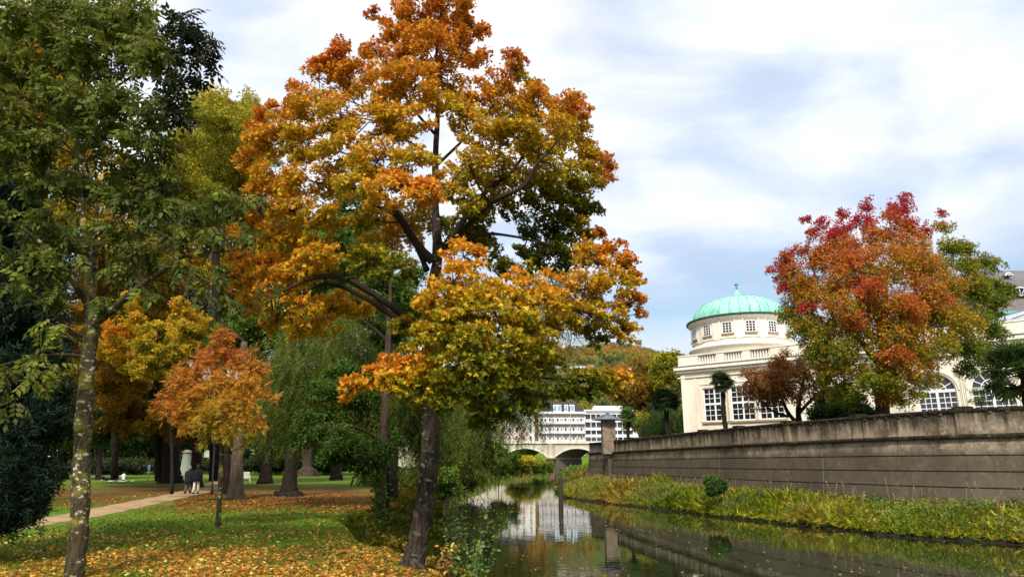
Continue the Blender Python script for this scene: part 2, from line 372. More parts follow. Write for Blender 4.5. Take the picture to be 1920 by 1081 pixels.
CONC = mat('stained_concrete', (.37, .29, .20), .93, .15, noise=[((.15, .11, .07), .9, .42, .60), ((.42, .34, .25), 5, .52, .72), ((.12, .09, .06), 11, .56, .7), ((.10, .078, .05), .35, .5, .64)], bump=(20, .55, .03), extra=conc_extra)
MOSS = mat('mossy_stone', (.05, .04, .025), .95, .1, noise=[((.015, .012, .008), 5, .4, .6), ((.1, .105, .03), 3, .55, .7), ((.25, .22, .17), 14, .62, .72)], bump=(25, .9, .05))
WT = 4.93
def wy(px, py): # distance where the coping (height WT) is seen at py
    return gp(px, py, WT).y
W_PTS = []
for px, py in ((1990, 754), (1920, 759), (1800, 765), (1660, 774.5), (1549, 784), (1459, 792), (1400, 797.5), (1320, 806), (1240, 815), (1180, 821.5), (1150, 825.5)):
    W_PTS.append(gp(px, py, WT))
W_PTS = [p for p in W_PTS]
near = W_PTS[0]; d0 = (W_PTS[0] - W_PTS[1]).normalized()
W_PTS = [near + d0 * 14] + W_PTS
endp = W_PTS[-1]; corner = endp + (endp - W_PTS[-3]).normalized() * 1.6
W_PTS.append(corner)
wall2 = [(p.x, p.y) for p in W_PTS]
turn = Vector((onx(1104, corner.y + 5.0, WT), corner.y + 5.0, 0))
wall2.append((turn.x, turn.y)); wall2.append((turn.x + 3.5, turn.y + 26)); wall2.append((turn.x + 16, turn.y + 60))
# resample as lengths
def seg_frames(pl):
    out = [0]
    for a, b_ in zip(pl[:-1], pl[1:]): out.append(out[-1] + math.dist(a, b_))
    return out
WS = seg_frames(wall2)
def wall_pt(s, off, z):
    s = max(0, min(WS[-1] - 1e-4, s)); i = max(k for k in range(len(WS) - 1) if WS[k] <= s)
    a, b_ = wall2[i], wall2[i + 1]; l = WS[i + 1] - WS[i]; t = (s - WS[i]) / l
    def nrm(i):
        i = max(0, min(len(wall2) - 2, i)); dx, dy = wall2[i + 1][0] - wall2[i][0], wall2[i + 1][1] - wall2[i][1]; k = math.hypot(dx, dy); return Vector((-dy / k, dx / k))  # points to the river
    n0 = (nrm(i - 1) + nrm(i)).normalized(); n1 = (nrm(i) + nrm(i + 1)).normalized(); n = (n0 * (1 - t) + n1 * t)
    return (a[0] + (b_[0] - a[0]) * t + n.x * off, a[1] + (b_[1] - a[1]) * t + n.y * off, z)
# wall2 runs from near to far, so (-dy,dx) points left = river side
def sweep(mb, prof, s0, s1, mi=0, step=2.0, smooth=False):
    knots = sorted(set([s0, s1] + [s for s in WS if s0 < s < s1] + list(np.arange(s0, s1, step))))
    n = len(prof); vs = []; fs = []
    for s in knots: vs += [wall_pt(s, o_, z) for o_, z in prof]
    for i in range(len(knots) - 1):
        for j in range(n):
            fs.append((i * n + j, i * n + (j + 1) % n, (i + 1) * n + (j + 1) % n, (i + 1) * n + j))
    fs.append(tuple(range(n))); fs.append(tuple((len(knots) - 1) * n + j for j in range(n))[::-1])
    mb.add(vs, fs, mi)
wall = empty('embankment_wall', (wall2[3][0], wall2[3][1], 0)); tag(wall, 'long weathered grey brown concrete embankment wall with parapet above the right river bank', 'wall')
mb = MB()
g = .05
prof = [(-.8, -1.2), (.30, -1.2)]
for z in (1.12, 1.75, 2.39, 3.03):
    o_ = .02 + (3.74 - z) * .10
    prof += [(o_ + .006, z - g / 2), (o_ - .07, z - g / 2 + .002), (o_ - .07, z + g / 2), (o_, z + g / 2 + .002)]
prof += [(.02, 3.70), (-.8, 3.70)]
sweep(mb, prof, 0, WS[-1]); mb.build('wall_body', CONC, wall)
mb = MB(); sweep(mb, [(-.7, 3.703), (.16, 3.703), (.19, 3.76), (.19, 3.82), (.1, 3.88), (-.7, 3.88)], 0, WS[-1]); mb.build('moulding', MOSS, wall)
mb = MB(); sweep(mb, [(-.36, 3.883), (-.05, 3.883), (-.05, 4.775), (-.36, 4.775)], 0, WS[-1]); mb.build('parapet', CONC, wall)
mb = MB(); sweep(mb, [(-.42, 4.778), (.0, 4.778), (.02, 4.82), (.02, 4.88), (-.03, WT), (-.39, WT), (-.42, 4.88)], 0, WS[-1]); mb.build('coping', MOSS, wall)
# little drip blocks under the coping, and posts
mb = MB()
s_lim = WS[-4]
sP = [WS[3] + k * 5.15 for k in range(-3, 14) if WS[3] + k * 5.15 < s_lim - 2]
for s in np.arange(1, s_lim - 1, .62):
    if min(abs(s - p) for p in sP) < .5: continue
    vs = []
    for ds in (-.07, .07):
        for o_, z in ((-.048, 4.70), (.0, 4.70), (.0, 4.775), (-.048, 4.775)): vs.append(wall_pt(s + ds, o_, z))
    mb.add(vs, [(0, 1, 2, 3), (7, 6, 5, 4), (0, 4, 5, 1), (1, 5, 6, 2), (2, 6, 7, 3), (3, 7, 4, 0)])
mb.build('drip_blocks', CONC, wall)['kind'] = 'stuff'
for s in sP:
    mb = MB()
    def blk(s0, s1, o0, o1, z0, z1, mi):
        vs = []
        for s_ in (s0, s1):
            for o_, z in ((o0, z0), (o1, z0), (o1, z1), (o0, z1)): vs.append(wall_pt(s_, o_, z))
        mb.add(vs, [(0, 1, 2, 3), (7, 6, 5, 4), (0, 4, 5, 1), (1, 5, 6, 2), (2, 6, 7, 3), (3, 7, 4, 0)], mi)
    blk(s - .25, s + .25, -.44, .045, 3.885, 4.80, 0)
    blk(s - .31, s + .31, -.48, .09, 4.80, 5.02, 1)
    mb.build('post', [CONC, MOSS], wall)
# upright joints in the lower wall, pale with lime
JM = mat('joint_lime', (.20, .165, .12), .95, .1)
for s in [q_ + 2.4 for q_ in sP[::2]]:
    mb = MB()
    for z0_, z1_ in ((.9, 1.70), (1.80, 2.34), (2.44, 2.98), (3.08, 3.69)):
        vs = []
        for ds in (-.03, .03):
            for z_ in (z0_, z1_):
                o_ = .02 + (3.74 - z_) * .10
                vs += [wall_pt(s + ds, o_ - .02, z_), wall_pt(s + ds, o_ + .008, z_)]
        mb.add(vs, [(1, 3, 7, 5), (0, 2, 3, 1), (4, 5, 7, 6), (2, 6, 7, 3), (0, 1, 5, 4)])
    mb.build('wall_joint', JM, wall)
# corner buttress and drain pipe at the far end
mb = MB()
cs_ = WS[-4]
for (s0, s1, o1, z0, z1) in ((cs_ - 1.1, cs_ + .1, .55, -1, 3.2), (cs_ - 1.0, cs_, .36, 3.2, 3.7)):
    vs = []
    for s_ in (s0, s1):
        for o_, z in ((-.2, z0), (o1, z0), (o1 * .8, z1), (-.2, z1)): vs.append(wall_pt(s_, o_, z))
    mb.add(vs, [(0, 1, 2, 3), (7, 6, 5, 4), (0, 4, 5, 1), (1, 5, 6, 2), (2, 6, 7, 3), (3, 7, 4, 0)])
mb.build('buttress', CONC, wall)

# terrace ground behind the wall
TZ = 3.86
TERR = mat('terrace_gravel', (.25, .2, .15), .95, .1, noise=[((.08, .12, .03), .4, .4, .6)], bump=(20, .5, .03))
vs = [wall_pt(s, -.5, TZ) for s in WS[:-1]]
vs2 = vs + [(60, 140, TZ), (140, 140, TZ), (140, -20, TZ)]
mb = MB(); mb.add(vs2, [tuple(range(len(vs2)))]); o = mb.build('terrace_ground', TERR); tag(o, kind='structure')

# pavilion kiosk on the wall corner
PV = Vector(wall_pt(WS[-4] - 1.1, -.75, WT))
pv = empty('pavilion', PV); tag(pv, 'small square stone kiosk with a flared grey metal roof on the wall corner', 'kiosk')
ROOFG = mat('grey_metal_roof', (.22, .23, .27), .4, .5, metal=.4, noise=[((.12, .12, .15), 3, .4, .7)])
STONEP = mat('kiosk_stone', (.27, .21, .15), .9, .2, noise=[((.15, .115, .08), 2.2, .4, .65)], bump=(18, .5, .02))
zt = at(1140, 795, PV.y).z
z_e = at(1140, 786, PV.y).z
mb = MB(); hw = 11.5 / F * PV.y * 1.02
xk = onx(1140, PV.y, 6.5)
mb.box((xk - hw, PV.y - hw, TZ - .2), (xk + hw, PV.y + hw, z_e)); mb.build('kiosk_body', STONEP, pv)
mb = MB(); mb.box((xk - hw * .45, PV.y - hw - .04, 4.95), (xk + hw * .45, PV.y - hw + .0, z_e - .5)); mb.build('panel', STONEP, pv)
mb = MB(); R_ = 29 / F * PV.y * 1.02
n8 = 8; rp = [(R_, 0), (R_ * .98, .06), (R_ * .62, .2), (R_ * .3, .42), (.05, .62), (.0, .62)]
zr_ = z_e
mb.lathe((xk, PV.y, zr_), [(hw * .9, -.12), (R_, -.02)] + rp, n=n8, smooth=False)
mb.lathe((xk, PV.y, zr_ + .6), [(0.0, 0), (.06, .03), (.09, .12), (.05, .2), (0, .24)], n=8)
for k in range(n8):
    a = 2 * math.pi * k / n8
    mb.tube([(xk + r * math.cos(a), PV.y + r * math.sin(a), zr_ + z + .03) for r, z in rp[1:5]], .03, 5)
mb.build('roof', ROOFG, pv)
# ================= spa hall with the green dome =================
PLAST = mat('cream_plaster', (.80, .73, .60), .85, .2, noise=[((.64, .55, .42), .8, .45, .72, (1, 1, .18)), ((.84, .78, .66), 3, .5, .75), ((.55, .47, .36), 2.0, .60, .78, (1, 1, .1))], bump=(30, .15, .01))
TRIM = mat('white_trim', (.80, .74, .64), .7, .25, noise=[((.62, .56, .46), 2.2, .5, .75, (1, 1, .3))])
WINW = mat('window_white', (.82, .82, .80), .5, .4)
GLASS = mat('window_glass', (.008, .009, .012), .12, .3)
GLASSL = mat('window_glass_grey', (.06, .065, .085), .15, .4)
LEDGE = mat('lead_ledge', (.20, .19, .20), .6, .4, noise=[((.1, .1, .1), 3, .45, .7)])
def cop_extra(nt, tc, out): return out
COPPER = mat('green_copper', (.25, .58, .44), .55, .35, noise=[((.38, .68, .56), .9, .42, .66, (1, 1, .3)), ((.09, .36, .26), 2.6, .52, .7, (1, 1, .15)), ((.4, .7, .58), 9, .6, .75)])
SEAM = mat('copper_seam', (.07, .33, .24), .6, .3)
EAVE = mat('copper_eave', (.03, .10, .075), .7, .3, noise=[((.1, .35, .25), 4, .55, .7)])
SLATE = mat('slate_roof', (.16, .14, .15), .75, .3, noise=[((.22, .195, .2), 1.2, .4, .65), ((.10, .085, .09), 22, .45, .6, (1, 1, 3))], bump=(18, .6, .03))
SILL = mat('sandstone', (.42, .30, .2), .9, .2, noise=[((.3, .2, .13), 2, .4, .7)])
A0 = Vector((14.7, 58.0)); dF = Vector((.77, -.64)).normalized(); nF = Vector((dF.y, -dF.x)) * 1.0
if nF.y > 0: nF = -nF
def fr(t, o_, z): return (A0.x + dF.x * t + nF.x * o_, A0.y + dF.y * t + nF.y * o_, z)
def t_of(px, z):
    k = (px - 960) / F
    return (k * (A0.y * math.cos(TH) + (z - CZ) * math.sin(TH)) - A0.x) / (dF.x - k * dF.y * math.cos(TH))
def z_of(py, t):
    Yt = A0.y + dF.y * t; v = (540 - py) / F
    return CZ + Yt * (math.sin(TH) + v * math.cos(TH)) / (math.cos(TH) - v * math.sin(TH))
hall = empty('spa_hall', (*A0, TZ)); tag(hall, 'cream plastered neoclassical hall with tall white windows and a round green domed drum', 'building')
zc = z_of(689, t_of(1273, 10.3)); zb = z_of(667, t_of(1273, 11.3)) # cornice ledge and balustrade top
TE = t_of(1500, 10.3); TEND = 40.0
print('hall', zc, zb, TE)
# wall with real openings: build from strips
tall = []   # (t0,t1,z0,z1)
z0w, z1w = z_of(790, t_of(1320, 5)), z_of(727, t_of(1320, 8.4))
for a, b_ in ((1319, 1353), (1370, 1404), (1422, 1458), (1523, 1556)):
    t0 = t_of(a, (z0w + z1w) / 2); t1 = t0 + 1.95
    tall.append((t0, t1, z0w, z1w))
arch = []
for a, b_ in ((1724, 1780), (1826, 1886)):
    t0 = t_of(a + 1, 6.0); t1 = t0 + 2.35
    arch.append((t0, t1))
arch.append((arch[1][0] + 3.6, arch[1][1] + 3.6)); arch.append((arch[1][0] + 7.2, arch[1][1] + 7.2))
za0 = z_of(770, t_of(1750, 5)); zat = z_of(700, t_of(1752, 8.6))
print('tall', tall, 'arch', arch, za0, zat)
mb = MB()
opens = sorted([(a, b_, z0_, z1_, False) for a, b_, z0_, z1_ in tall] + [(a, b_, za0 - .6, zat, True) for a, b_ in arch])
t = 0
for a, b_, z0_, z1_, ar in opens:
    mb.box((t, -.5, TZ - 1), (a, 0, zc), fr=fr)
    mb.box((a, -.5, TZ - 1), (b_, 0, z0_), fr=fr)
    if not ar: mb.box((a, -.5, z1_), (b_, 0, zc), fr=fr)
    else:
        r = (b_ - a) / 2; c_ = (a + b_) / 2; zs = z1_ - r; n = 16
        prev = (a, zs)
        for k in range(1, n + 1):
            an = math.pi * (1 - k / n); cur = (c_ + r * math.cos(an), zs + r * math.sin(an))
            vs = []
            for o_ in (0, -.5): vs += [fr(prev[0], o_, prev[1]), fr(cur[0], o_, cur[1]), fr(cur[0], o_, zc), fr(prev[0], o_, zc)]
            mb.add(vs, [(0, 1, 2, 3), (7, 6, 5, 4), (0, 4, 5, 1)]); prev = cur
    t = b_
mb.box((t, -.5, TZ - 1), (TEND, 0, zc), fr=fr)
# side wall (left end) going back, rear body
def sd_(t, o_, z): return fr(t, o_, z)
bk = Vector((.30, .954))
def bodybox(t0, t1, dep, z0_, z1_, mi=0, off=-.5):
    a = Vector(fr(t0, off, 0)[:2]); b2 = Vector(fr(t1, off, 0)[:2]); c = b2 + bk * dep; d_ = a + bk * dep
    vs = [(p.x, p.y, z) for z in (z0_, z1_) for p in (a, b2, c, d_)]
    mb.add(vs, [(0, 3, 2, 1), (4, 5, 6, 7), (0, 1, 5, 4), (1, 2, 6, 5), (2, 3, 7, 6), (3, 0, 4, 7)], mi)
bodybox(0.0, .4, 13, TZ - 1, zc - .01)
bodybox(0.41, 40, 14, zc - .5, zc - .05)
bodybox(0.41, 40, .05, TZ, TZ + .1)
mb.build('wall', PLAST, hall)
# dark interior floor/back so the glass reads dark
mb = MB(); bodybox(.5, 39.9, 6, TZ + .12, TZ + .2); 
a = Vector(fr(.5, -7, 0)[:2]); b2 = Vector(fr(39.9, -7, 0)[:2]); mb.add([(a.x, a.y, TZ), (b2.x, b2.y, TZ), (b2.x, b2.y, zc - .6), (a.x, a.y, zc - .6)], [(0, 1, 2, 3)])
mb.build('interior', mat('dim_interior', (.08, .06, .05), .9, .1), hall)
# pilaster strips and recess lines
mb = MB()
def strip(t0, t1, z0_, z1_, d_=.06):
    m = MB(); m.box((t0, .003, z0_), (t1, d_, z1_), fr=fr); m.build('pilaster' if z1_ - z0_ > 1 else 'lintel', PLAST, hall)
strip(.0, .35, TZ - .5, zc - .55, .10); strip(1.2, 1.32, TZ, zc - .9)
for a, b_, z0_, z1_ in tall:
    strip(a - .28, a - .14, z0_, z1_ + .25); strip(b_ + .14, b_ + .28, z0_, z1_ + .25); strip(a - .28, b_ + .28, z1_ + .28, z1_ + .42)
for (a, b_) in arch:
    c_ = (a + b_) / 2
    for dd in (-1.72, 1.60): strip(c_ + dd, c_ + dd + .12, TZ, zc - 1.0); 
    for dd in (-1.5, 1.38): strip(c_ + dd, c_ + dd + .1, TZ, zc - 1.0)
    r = (b_ - a) / 2 + .12; zs = zat - (b_ - a) / 2; n = 18; mb = MB()
    for k in range(n):
        a1, a2 = math.pi * k / n, math.pi * (k + 1) / n; vs = []
        for o_ in (.003, .06):
            for rr_, an in ((r, a1), (r + .16, a1), (r + .16, a2), (r, a2)): vs.append(fr(c_ + rr_ * math.cos(an), o_, zs + rr_ * math.sin(an)))
        mb.add(vs, [(4, 5, 6, 7), (1, 2, 6, 5), (0, 4, 7, 3), (0, 1, 5, 4), (3, 7, 6, 2)])
    mb.build('archivolt', TRIM, hall)
# cornice
mb = MB()
mb.box((-.35, .004, zc - .5), (TEND, .30, zc - .28), fr=fr); mb.box((-.45, .0045, zc - .28), (TEND, .48, zc - .02), fr=fr); mb.box((-.3, .0042, zc - .95), (TEND, .12, zc - .85), fr=fr)
mb.build('cornice', TRIM, hall)
mb = MB(); mb.box((-.5, -.6, zc - .018), (TEND, .52, zc + .06), fr=fr); mb.build('ledge', LEDGE, hall)
# balustrade / attic: solid piers and groups of small balusters
mb = MB(); mbb = MB()
mb.box((-.2, -.35, zc + .062), (TEND, .10, zc + .24), fr=fr)
mb.box((-.2, -.35, zb - .11), (TEND, .12, zb), fr=fr)
gr = [(t_of(1310, 11), t_of(1344, 11)), (t_of(1359, 11), t_of(1393, 11)), (t_of(1408, 11), t_of(1445, 11))]
t = -.15
for a, b_ in gr:
    mb.box((t, -.32, zc + .24), (a, .07, zb - .11), fr=fr)
    mb.box((a, -.315, zc + .24), (b_, -.22, zb - .11), fr=fr)
    nb = 7
    for k in range(nb):
        tt = a + (k + .5) * (b_ - a) / nb
        hB = zb - .11 - zc - .24
        x_, y_, _ = fr(tt, -.06, 0)
        mbb.lathe((x_, y_, zc + .24), [(.07, 0), (.08, .1), (.055, .14), (.10, .35 * hB), (.05, .78 * hB), (.08, .9 * hB), (.08, hB)], n=6)
    t = b_
mb.box((t, -.32, zc + .24), (TEND, .07, zb - .11), fr=fr)
mb.build('balustrade_wall', PLAST, hall)
mbb.build('balusters', TRIM, hall)['kind'] = 'stuff'
# windows
def bar(m, a, b_, o0, o1): m.box((a[0], o0, a[1]), (b_[0], o1, b_[1]), fr=fr)
for a, b_, z0_, z1_ in tall:
    m = MB(); fw = .09
    bar(m, (a, z0_), (a + fw, z1_), -.24, -.14); bar(m, (b_ - fw, z0_), (b_, z1_), -.24, -.14)
    bar(m, (a + fw, z0_), (b_ - fw, z0_ + fw), -.24, -.14); bar(m, (a + fw, z1_ - fw), (b_ - fw, z1_), -.24, -.14)
    c_ = (a + b_) / 2; bar(m, (c_ - .06, z0_ + fw), (c_ + .06, z1_ - fw), -.23, -.13)
    zt_ = z0_ + (z1_ - z0_) * .52; bar(m, (a + fw, zt_ - .08), (b_ - fw, zt_ + .08), -.235, -.12)
    for half in ((a + fw, c_ - .06), (c_ + .06, b_ - fw)):
        hm = (half[0] + half[1]) / 2; bar(m, (hm - .022, z0_ + fw), (hm + .022, z1_ - fw), -.20, -.165)
    for zz_ in [z0_ + fw + (zt_ - .08 - z0_ - fw) * k / 3 for k in (1, 2)] + [zt_ + .08 + (z1_ - fw - zt_ - .08) * k / 3 for k in (1, 2)]:
        bar(m, (a + fw, zz_ - .022), (b_ - fw, zz_ + .022), -.199, -.166)
    wo_ = m.build('window', WINW, hall)
    m = MB(); bar(m, (a + .02, z0_ + .02), (b_ - .02, z1_ - .02), -.19, -.18); m.build('pane', GLASS, wo_)
    m = MB(); bar(m, (a - .15, z0_ - .14), (b_ + .15, z0_ - .003), -.3, .16); m.build('sill', SILL, wo_)
for i, (a, b_) in enumerate(arch):
    m = MB(); r = (b_ - a) / 2; c_ = (a + b_) / 2; zs = zat - r; z0_ = za0 - .6; fw = .09
    bar(m, (a, z0_), (a + fw, zs), -.24, -.14); bar(m, (b_ - fw, z0_), (b_, zs), -.24, -.14); bar(m, (a + fw, z0_), (b_ - fw, z0_ + fw), -.24, -.14)
    bar(m, (a + fw, zs - .1), (b_ - fw, zs + .1), -.25, -.12); bar(m, (c_ - .08, z0_ + fw), (c_ + .08, zs - .1), -.23, -.13)
    n = 16
    for (r0, r1) in ((r - .1, r), (r * .5 - .03, r * .5 + .03)):
        for k in range(n):
            a1, a2 = math.pi * k / n, math.pi * (k + 1) / n; vs = []
            for o_ in (-.24, -.15):
                for rr_, an in ((r0, a1), (r1, a1), (r1, a2), (r0, a2)): vs.append(fr(c_ + rr_ * math.cos(an), o_, zs + rr_ * math.sin(an)))
            m.add(vs, [(4, 5, 6, 7), (0, 3, 2, 1), (1, 2, 6, 5), (0, 4, 7, 3)])
    for k in range(1, 6):
        an = math.pi * k / 6; ca, sa = math.cos(an), math.sin(an); h_ = .028
        vs = []
        for o_ in (-.21, -.16):
            for rr_, s_ in ((.1, -h_), (r - .08, -h_), (r - .08, h_), (.1, h_)): vs.append(fr(c_ + rr_ * ca - s_ * sa, o_, zs + rr_ * sa + s_ * ca))
        m.add(vs, [(4, 5, 6, 7), (0, 3, 2, 1), (0, 1, 5, 4), (2, 3, 7, 6), (1, 2, 6, 5)])
    for s_ in (-1, 1):
        for kk in (1, 2):
            xx = c_ + s_ * (.08 + (r - fw - .08) * kk / 3); bar(m, (xx - .025, z0_ + fw), (xx + .025, zs - .1), -.20, -.165)
    nz_ = 5
    for k in range(1, nz_):
        zz_ = z0_ + fw + (zs - .1 - z0_ - fw) * k / nz_; bar(m, (a + fw, zz_ - .025), (b_ - fw, zz_ + .025), -.199, -.166)
    wo_ = m.build('window', WINW, hall); wo_['label'] = 'tall round arched white window with a fan light'
    m = MB(); bar(m, (a + .02, z0_ + .02), (b_ - .02, zs), -.19, -.18)
    ring = [fr(c_ + (r - .02) * math.cos(math.pi * k / n), -.18, zs + (r - .02) * math.sin(math.pi * k / n)) for k in range(n + 1)]
    m.add(ring, [tuple(range(n + 1))]); m.build('pane', GLASSL, wo_)
# drum and dome
DC = Vector((21.35, 61.3)); RD = 4.35
zr0 = at(1303, 661, 62.4).z; z_eave = at(1292, 612, 62.4).z; z_top = at(1383, 549, DC.y).z; z_fin = at(1381, 527, DC.y).z
print('drum', zr0, z_eave, z_top, z_fin)
mb = MB()
mb.lathe((DC.x, DC.y, 0), [(RD, zr0 - 1.8), (RD, z_eave)], n=72); 
mb.build('drum_wall', PLAST, hall)
mb = MB()
mb.lathe((DC.x, DC.y, zr0), [(RD + .22, -1.2), (RD + .22, -.12), (RD + .42, -.1), (RD + .45, .0), (RD + .4, .1), (RD + .2, .16), (RD + .1, .3), (RD, .32)], n=72)
mb.lathe((DC.x, DC.y, z_eave), [(RD, -.42), (RD + .1, -.4), (RD + .16, -.2), (RD + .36, -.12), (RD + .4, .02), (RD, .03)], n=72)
mb.build('drum_moulding', TRIM, hall)
NW = 14
va = math.atan2(-DC.y, -DC.x)
zw0, zw1 = z_of(0, 0), 0
hD = z_eave - zr0
zw0 = zr0 + hD * .40; zw1 = zr0 + hD * .80
for k in range(NW):
    an = va + (k - 2.55) * 2 * math.pi / NW
    if math.cos(an - va) < -.15: continue
    ux, uy = math.cos(an), math.sin(an)
    def fr2(t, o_, z, ux=ux, uy=uy): return (DC.x + ux * (RD + o_) - uy * t, DC.y + uy * (RD + o_) + ux * t, z)
    hwd = .43
    m = MB()
    for (a, b_, z0_, z1_, o1) in ((-hwd - .0, -hwd + .06, zw0, zw1, .09), (hwd - .06, hwd, zw0, zw1, .09), (-hwd + .06, hwd - .06, zw0, zw0 + .06, .088), (-hwd + .06, hwd - .06, zw1 - .06, zw1, .088)):
        m.box((a, -.1, z0_), (b_, o1, z1_), fr=fr2)
    for xx in (-.14, .14): m.box((xx - .025, -.1, zw0 + .06), (xx + .025, .082, zw1 - .06), fr=fr2)
    for q_ in (1, 2, 3):
        zz_ = zw0 + .06 + (zw1 - zw0 - .12) * q_ / 4; m.box((-hwd + .06, -.1, zz_ - .022), (hwd - .06, .079, zz_ + .022), fr=fr2)
    wo_ = m.build('window', WINW, hall)
    m = MB(); m.box((-hwd + .01, -.12, zw0 + .01), (hwd - .01, .055, zw1 - .01), fr=fr2); m.build('pane', GLASS, wo_)
    m = MB(); 
    for (a, b_, z0_, z1_) in ((-hwd - .28, -hwd - .14, zw0 - .3, zw1 + .25), (hwd + .14, hwd + .28, zw0 - .3, zw1 + .25), (-hwd - .28, hwd + .28, zw1 + .25, zw1 + .36), (-hwd - .28, hwd + .28, zw0 - .42, zw0 - .3)):
        m.box((a, -.12, z0_), (b_, .07, z1_), fr=fr2)
    m.build('surround', TRIM, wo_)
    m = MB(); m.box((-hwd - .1, -.1, zw0 - .1), (hwd + .1, .18, zw0 - .003), fr=fr2); m.build('sill', SILL, wo_)
    an2 = an + math.pi / NW; ux, uy = math.cos(an2), math.sin(an2)
    def fr3(t, o_, z, ux=ux, uy=uy): return (DC.x + ux * (RD + o_) - uy * t, DC.y + uy * (RD + o_) + ux * t, z)
    m = MB(); m.box((-.26, -.1, zr0 + .5), (.26, .07, z_eave - .42), fr=fr3); m.build('pilaster', PLAST, hall)
hd = z_top - z_eave
prof = []
for k in range(15):
    t = k / 14
    a = t * math.pi / 2
    r = RD * .98 * (math.cos(a) ** .8); z = hd * .74 * math.sin(a) ** 1.0
    prof.append([r, z])
prof = [p for p in prof if p[0] > .9]
prof += [[.75, hd * .76], [.42, hd * .83], [.2, hd * .93], [.1, hd * 1.02]]
prof = [[RD + .5, .04], [RD + .44, .2], [RD * .985, .27]] + [[r, z + .28] for r, z in prof[1:]]
mb = MB(); mb.lathe((DC.x, DC.y, z_eave), prof[2:], n=84); dome = mb.build('dome', COPPER, hall)
mb = MB(); mb.lathe((DC.x, DC.y, z_eave), [[RD + .3, .035], [RD + .52, .045], [RD + .5, .18], [RD * .985, .272]], n=84); mb.build('eave', EAVE, dome)
mb = MB()
for k in range(30):
    an = 2 * math.pi * k / 30
    mb.tube([(DC.x + r * math.cos(an), DC.y + r * math.sin(an), z_eave + z + .01) for r, z in prof[2:-2]], .028, 4, cap=False)
mb.build('seams', SEAM, dome)['kind'] = 'stuff'
mb = MB(); zf = z_eave + prof[-1][1]; hf = z_fin - zf
mb.lathe((DC.x, DC.y, zf - .1), [(.1, 0), (.07, .3 * hf), (.14, .36 * hf), (.05, .42 * hf), (.05, .5 * hf), (.17, .66 * hf), (.19, .78 * hf), (.08, .95 * hf), (0, hf * 1.05)], n=12); mb.build('finial', SEAM, dome)

# lantern roof (glass pyramid) over the right part
mb = MB()
tl, tr = t_of(1836, 12.5), t_of(1836, 12.5) + 13
def q3(t, o_, z): return fr(t, o_, z)
zl0 = zb + .02
vs = [q3(tl, -1.2, zl0 + .25), q3(tr, -1.2, zl0 + .25), q3(tr, -8, zl0 + .25), q3(tl, -8, zl0 + .25), q3(tl + 5.0, -4.5, zl0 + 1.9), q3(tr - 3, -4.5, zl0 + 1.9)]
mb.add(vs, [(0, 1, 5, 4), (1, 2, 5), (2, 3, 4, 5), (3, 0, 4)])
mb.box((tl - .2, -8.2, zl0 - .3), (tr + .2, -1.0, zl0 + .246), fr=fr)
sky_m = mat('skylight_glass', (.45, .5, .6), .25, .6, metal=.2)
mb.build('skylight', sky_m, hall)
mb = MB()
for k in range(9):
    f_ = k / 8; a = Vector(q3(tl + (tr - tl) * f_, -1.2, zl0 + .28)); b2 = Vector(q3(tl + 5 + (tr - 3 - tl - 5) * f_, -4.5, zl0 + 1.93)); mb.tube([a, b2], .04, 4)
mb.build('skylight_bars', LEDGE, hall)

# ---- slate roofed house behind ----
sh = empty('slate_roofed_house', (46, 62, TZ)); tag(sh, 'yellow house with steep grey slate mansard roof and eyebrow dormer behind the hall', 'house')
Yh = 62
def hp(px, py, Y_=Yh): return at(px, py, Y_)
zcor = hp(1900, 583).z; zrt = hp(1900, 490).z; xL = hp(1866, 560).x
YEL = mat('yellow_plaster', (.66, .55, .32), .85, .2)
mb = MB(); mb.box((xL - .6, Yh + 1.0, TZ), (xL + 34, Yh + 16, zcor)); mb.build('wall', YEL, sh)
mb = MB()
x0, x1 = xL - .9, xL + 34.5; y0 = Yh + .4; y1 = Yh + 16.5; sl = (zrt - zcor)
vs = [(x0, y0, zcor + .1), (x1, y0, zcor + .1), (x1, y1, zcor + .1), (x0, y1, zcor + .1), (x0 + 1.1, y0 + sl * .55, zrt), (x1 - 2, y0 + sl * .55, zrt), (x1 - 2, y1 - sl * .5, zrt), (x0 + 1.1, y1 - sl * .5, zrt)]
mb.add(vs, [(0, 1, 5, 4), (1, 2, 6, 5), (2, 3, 7, 6), (3, 0, 4, 7), (4, 5, 6, 7), (0, 3, 2, 1)]); rf = mb.build('roof', SLATE, sh)
mb = MB(); mb.box((x0 - .1, y0 - .2, zcor - .15), (x1, y0 + .1, zcor + .09)); mb.build('gutter', mat('green_gutter', (.12, .42, .34), .6, .3), sh)
def eyebrow(px, py, wpx, nm):
    tz = (hp(px, py).z - zcor) / sl; yy_ = y0 + sl * .55 * tz; c = hp(px, py, yy_)
    wd = wpx / F * yy_; m = MB(); n = 14; h_ = wd * .42
    top = [(c.x + wd / 2 * math.cos(math.pi * (1 - k / n)), yy_ - .15, c.z + h_ * math.sin(math.pi * k / n) ** 1.2) for k in range(n + 1)]
    bkp = [(p[0], yy_ + h_ * .7 + .3, p[2] + .05) for p in top]
    m.add(top + bkp, [(k, k + 1, n + 2 + k, n + 1 + k) for k in range(n)])
    o_ = m.build('dormer', SLATE, rf)
    m2 = MB(); m2.add([(p[0], yy_ - .10, p[2]) for p in top], [tuple(range(n + 1))]); 
    for k in range(1, 6):
        a = math.pi * k / 6; m2.tube([(c.x, yy_ - .16, c.z + .03), (c.x + wd * .42 * math.cos(a), yy_ - .16, c.z + h_ * .88 * math.sin(a))], .03, 4, 1)
    m2.tube([(p[0], yy_ - .17, p[2] - .02) for p in top], .07, 5, 1)
    m2.build('dormer_window', [GLASS, WINW], rf)
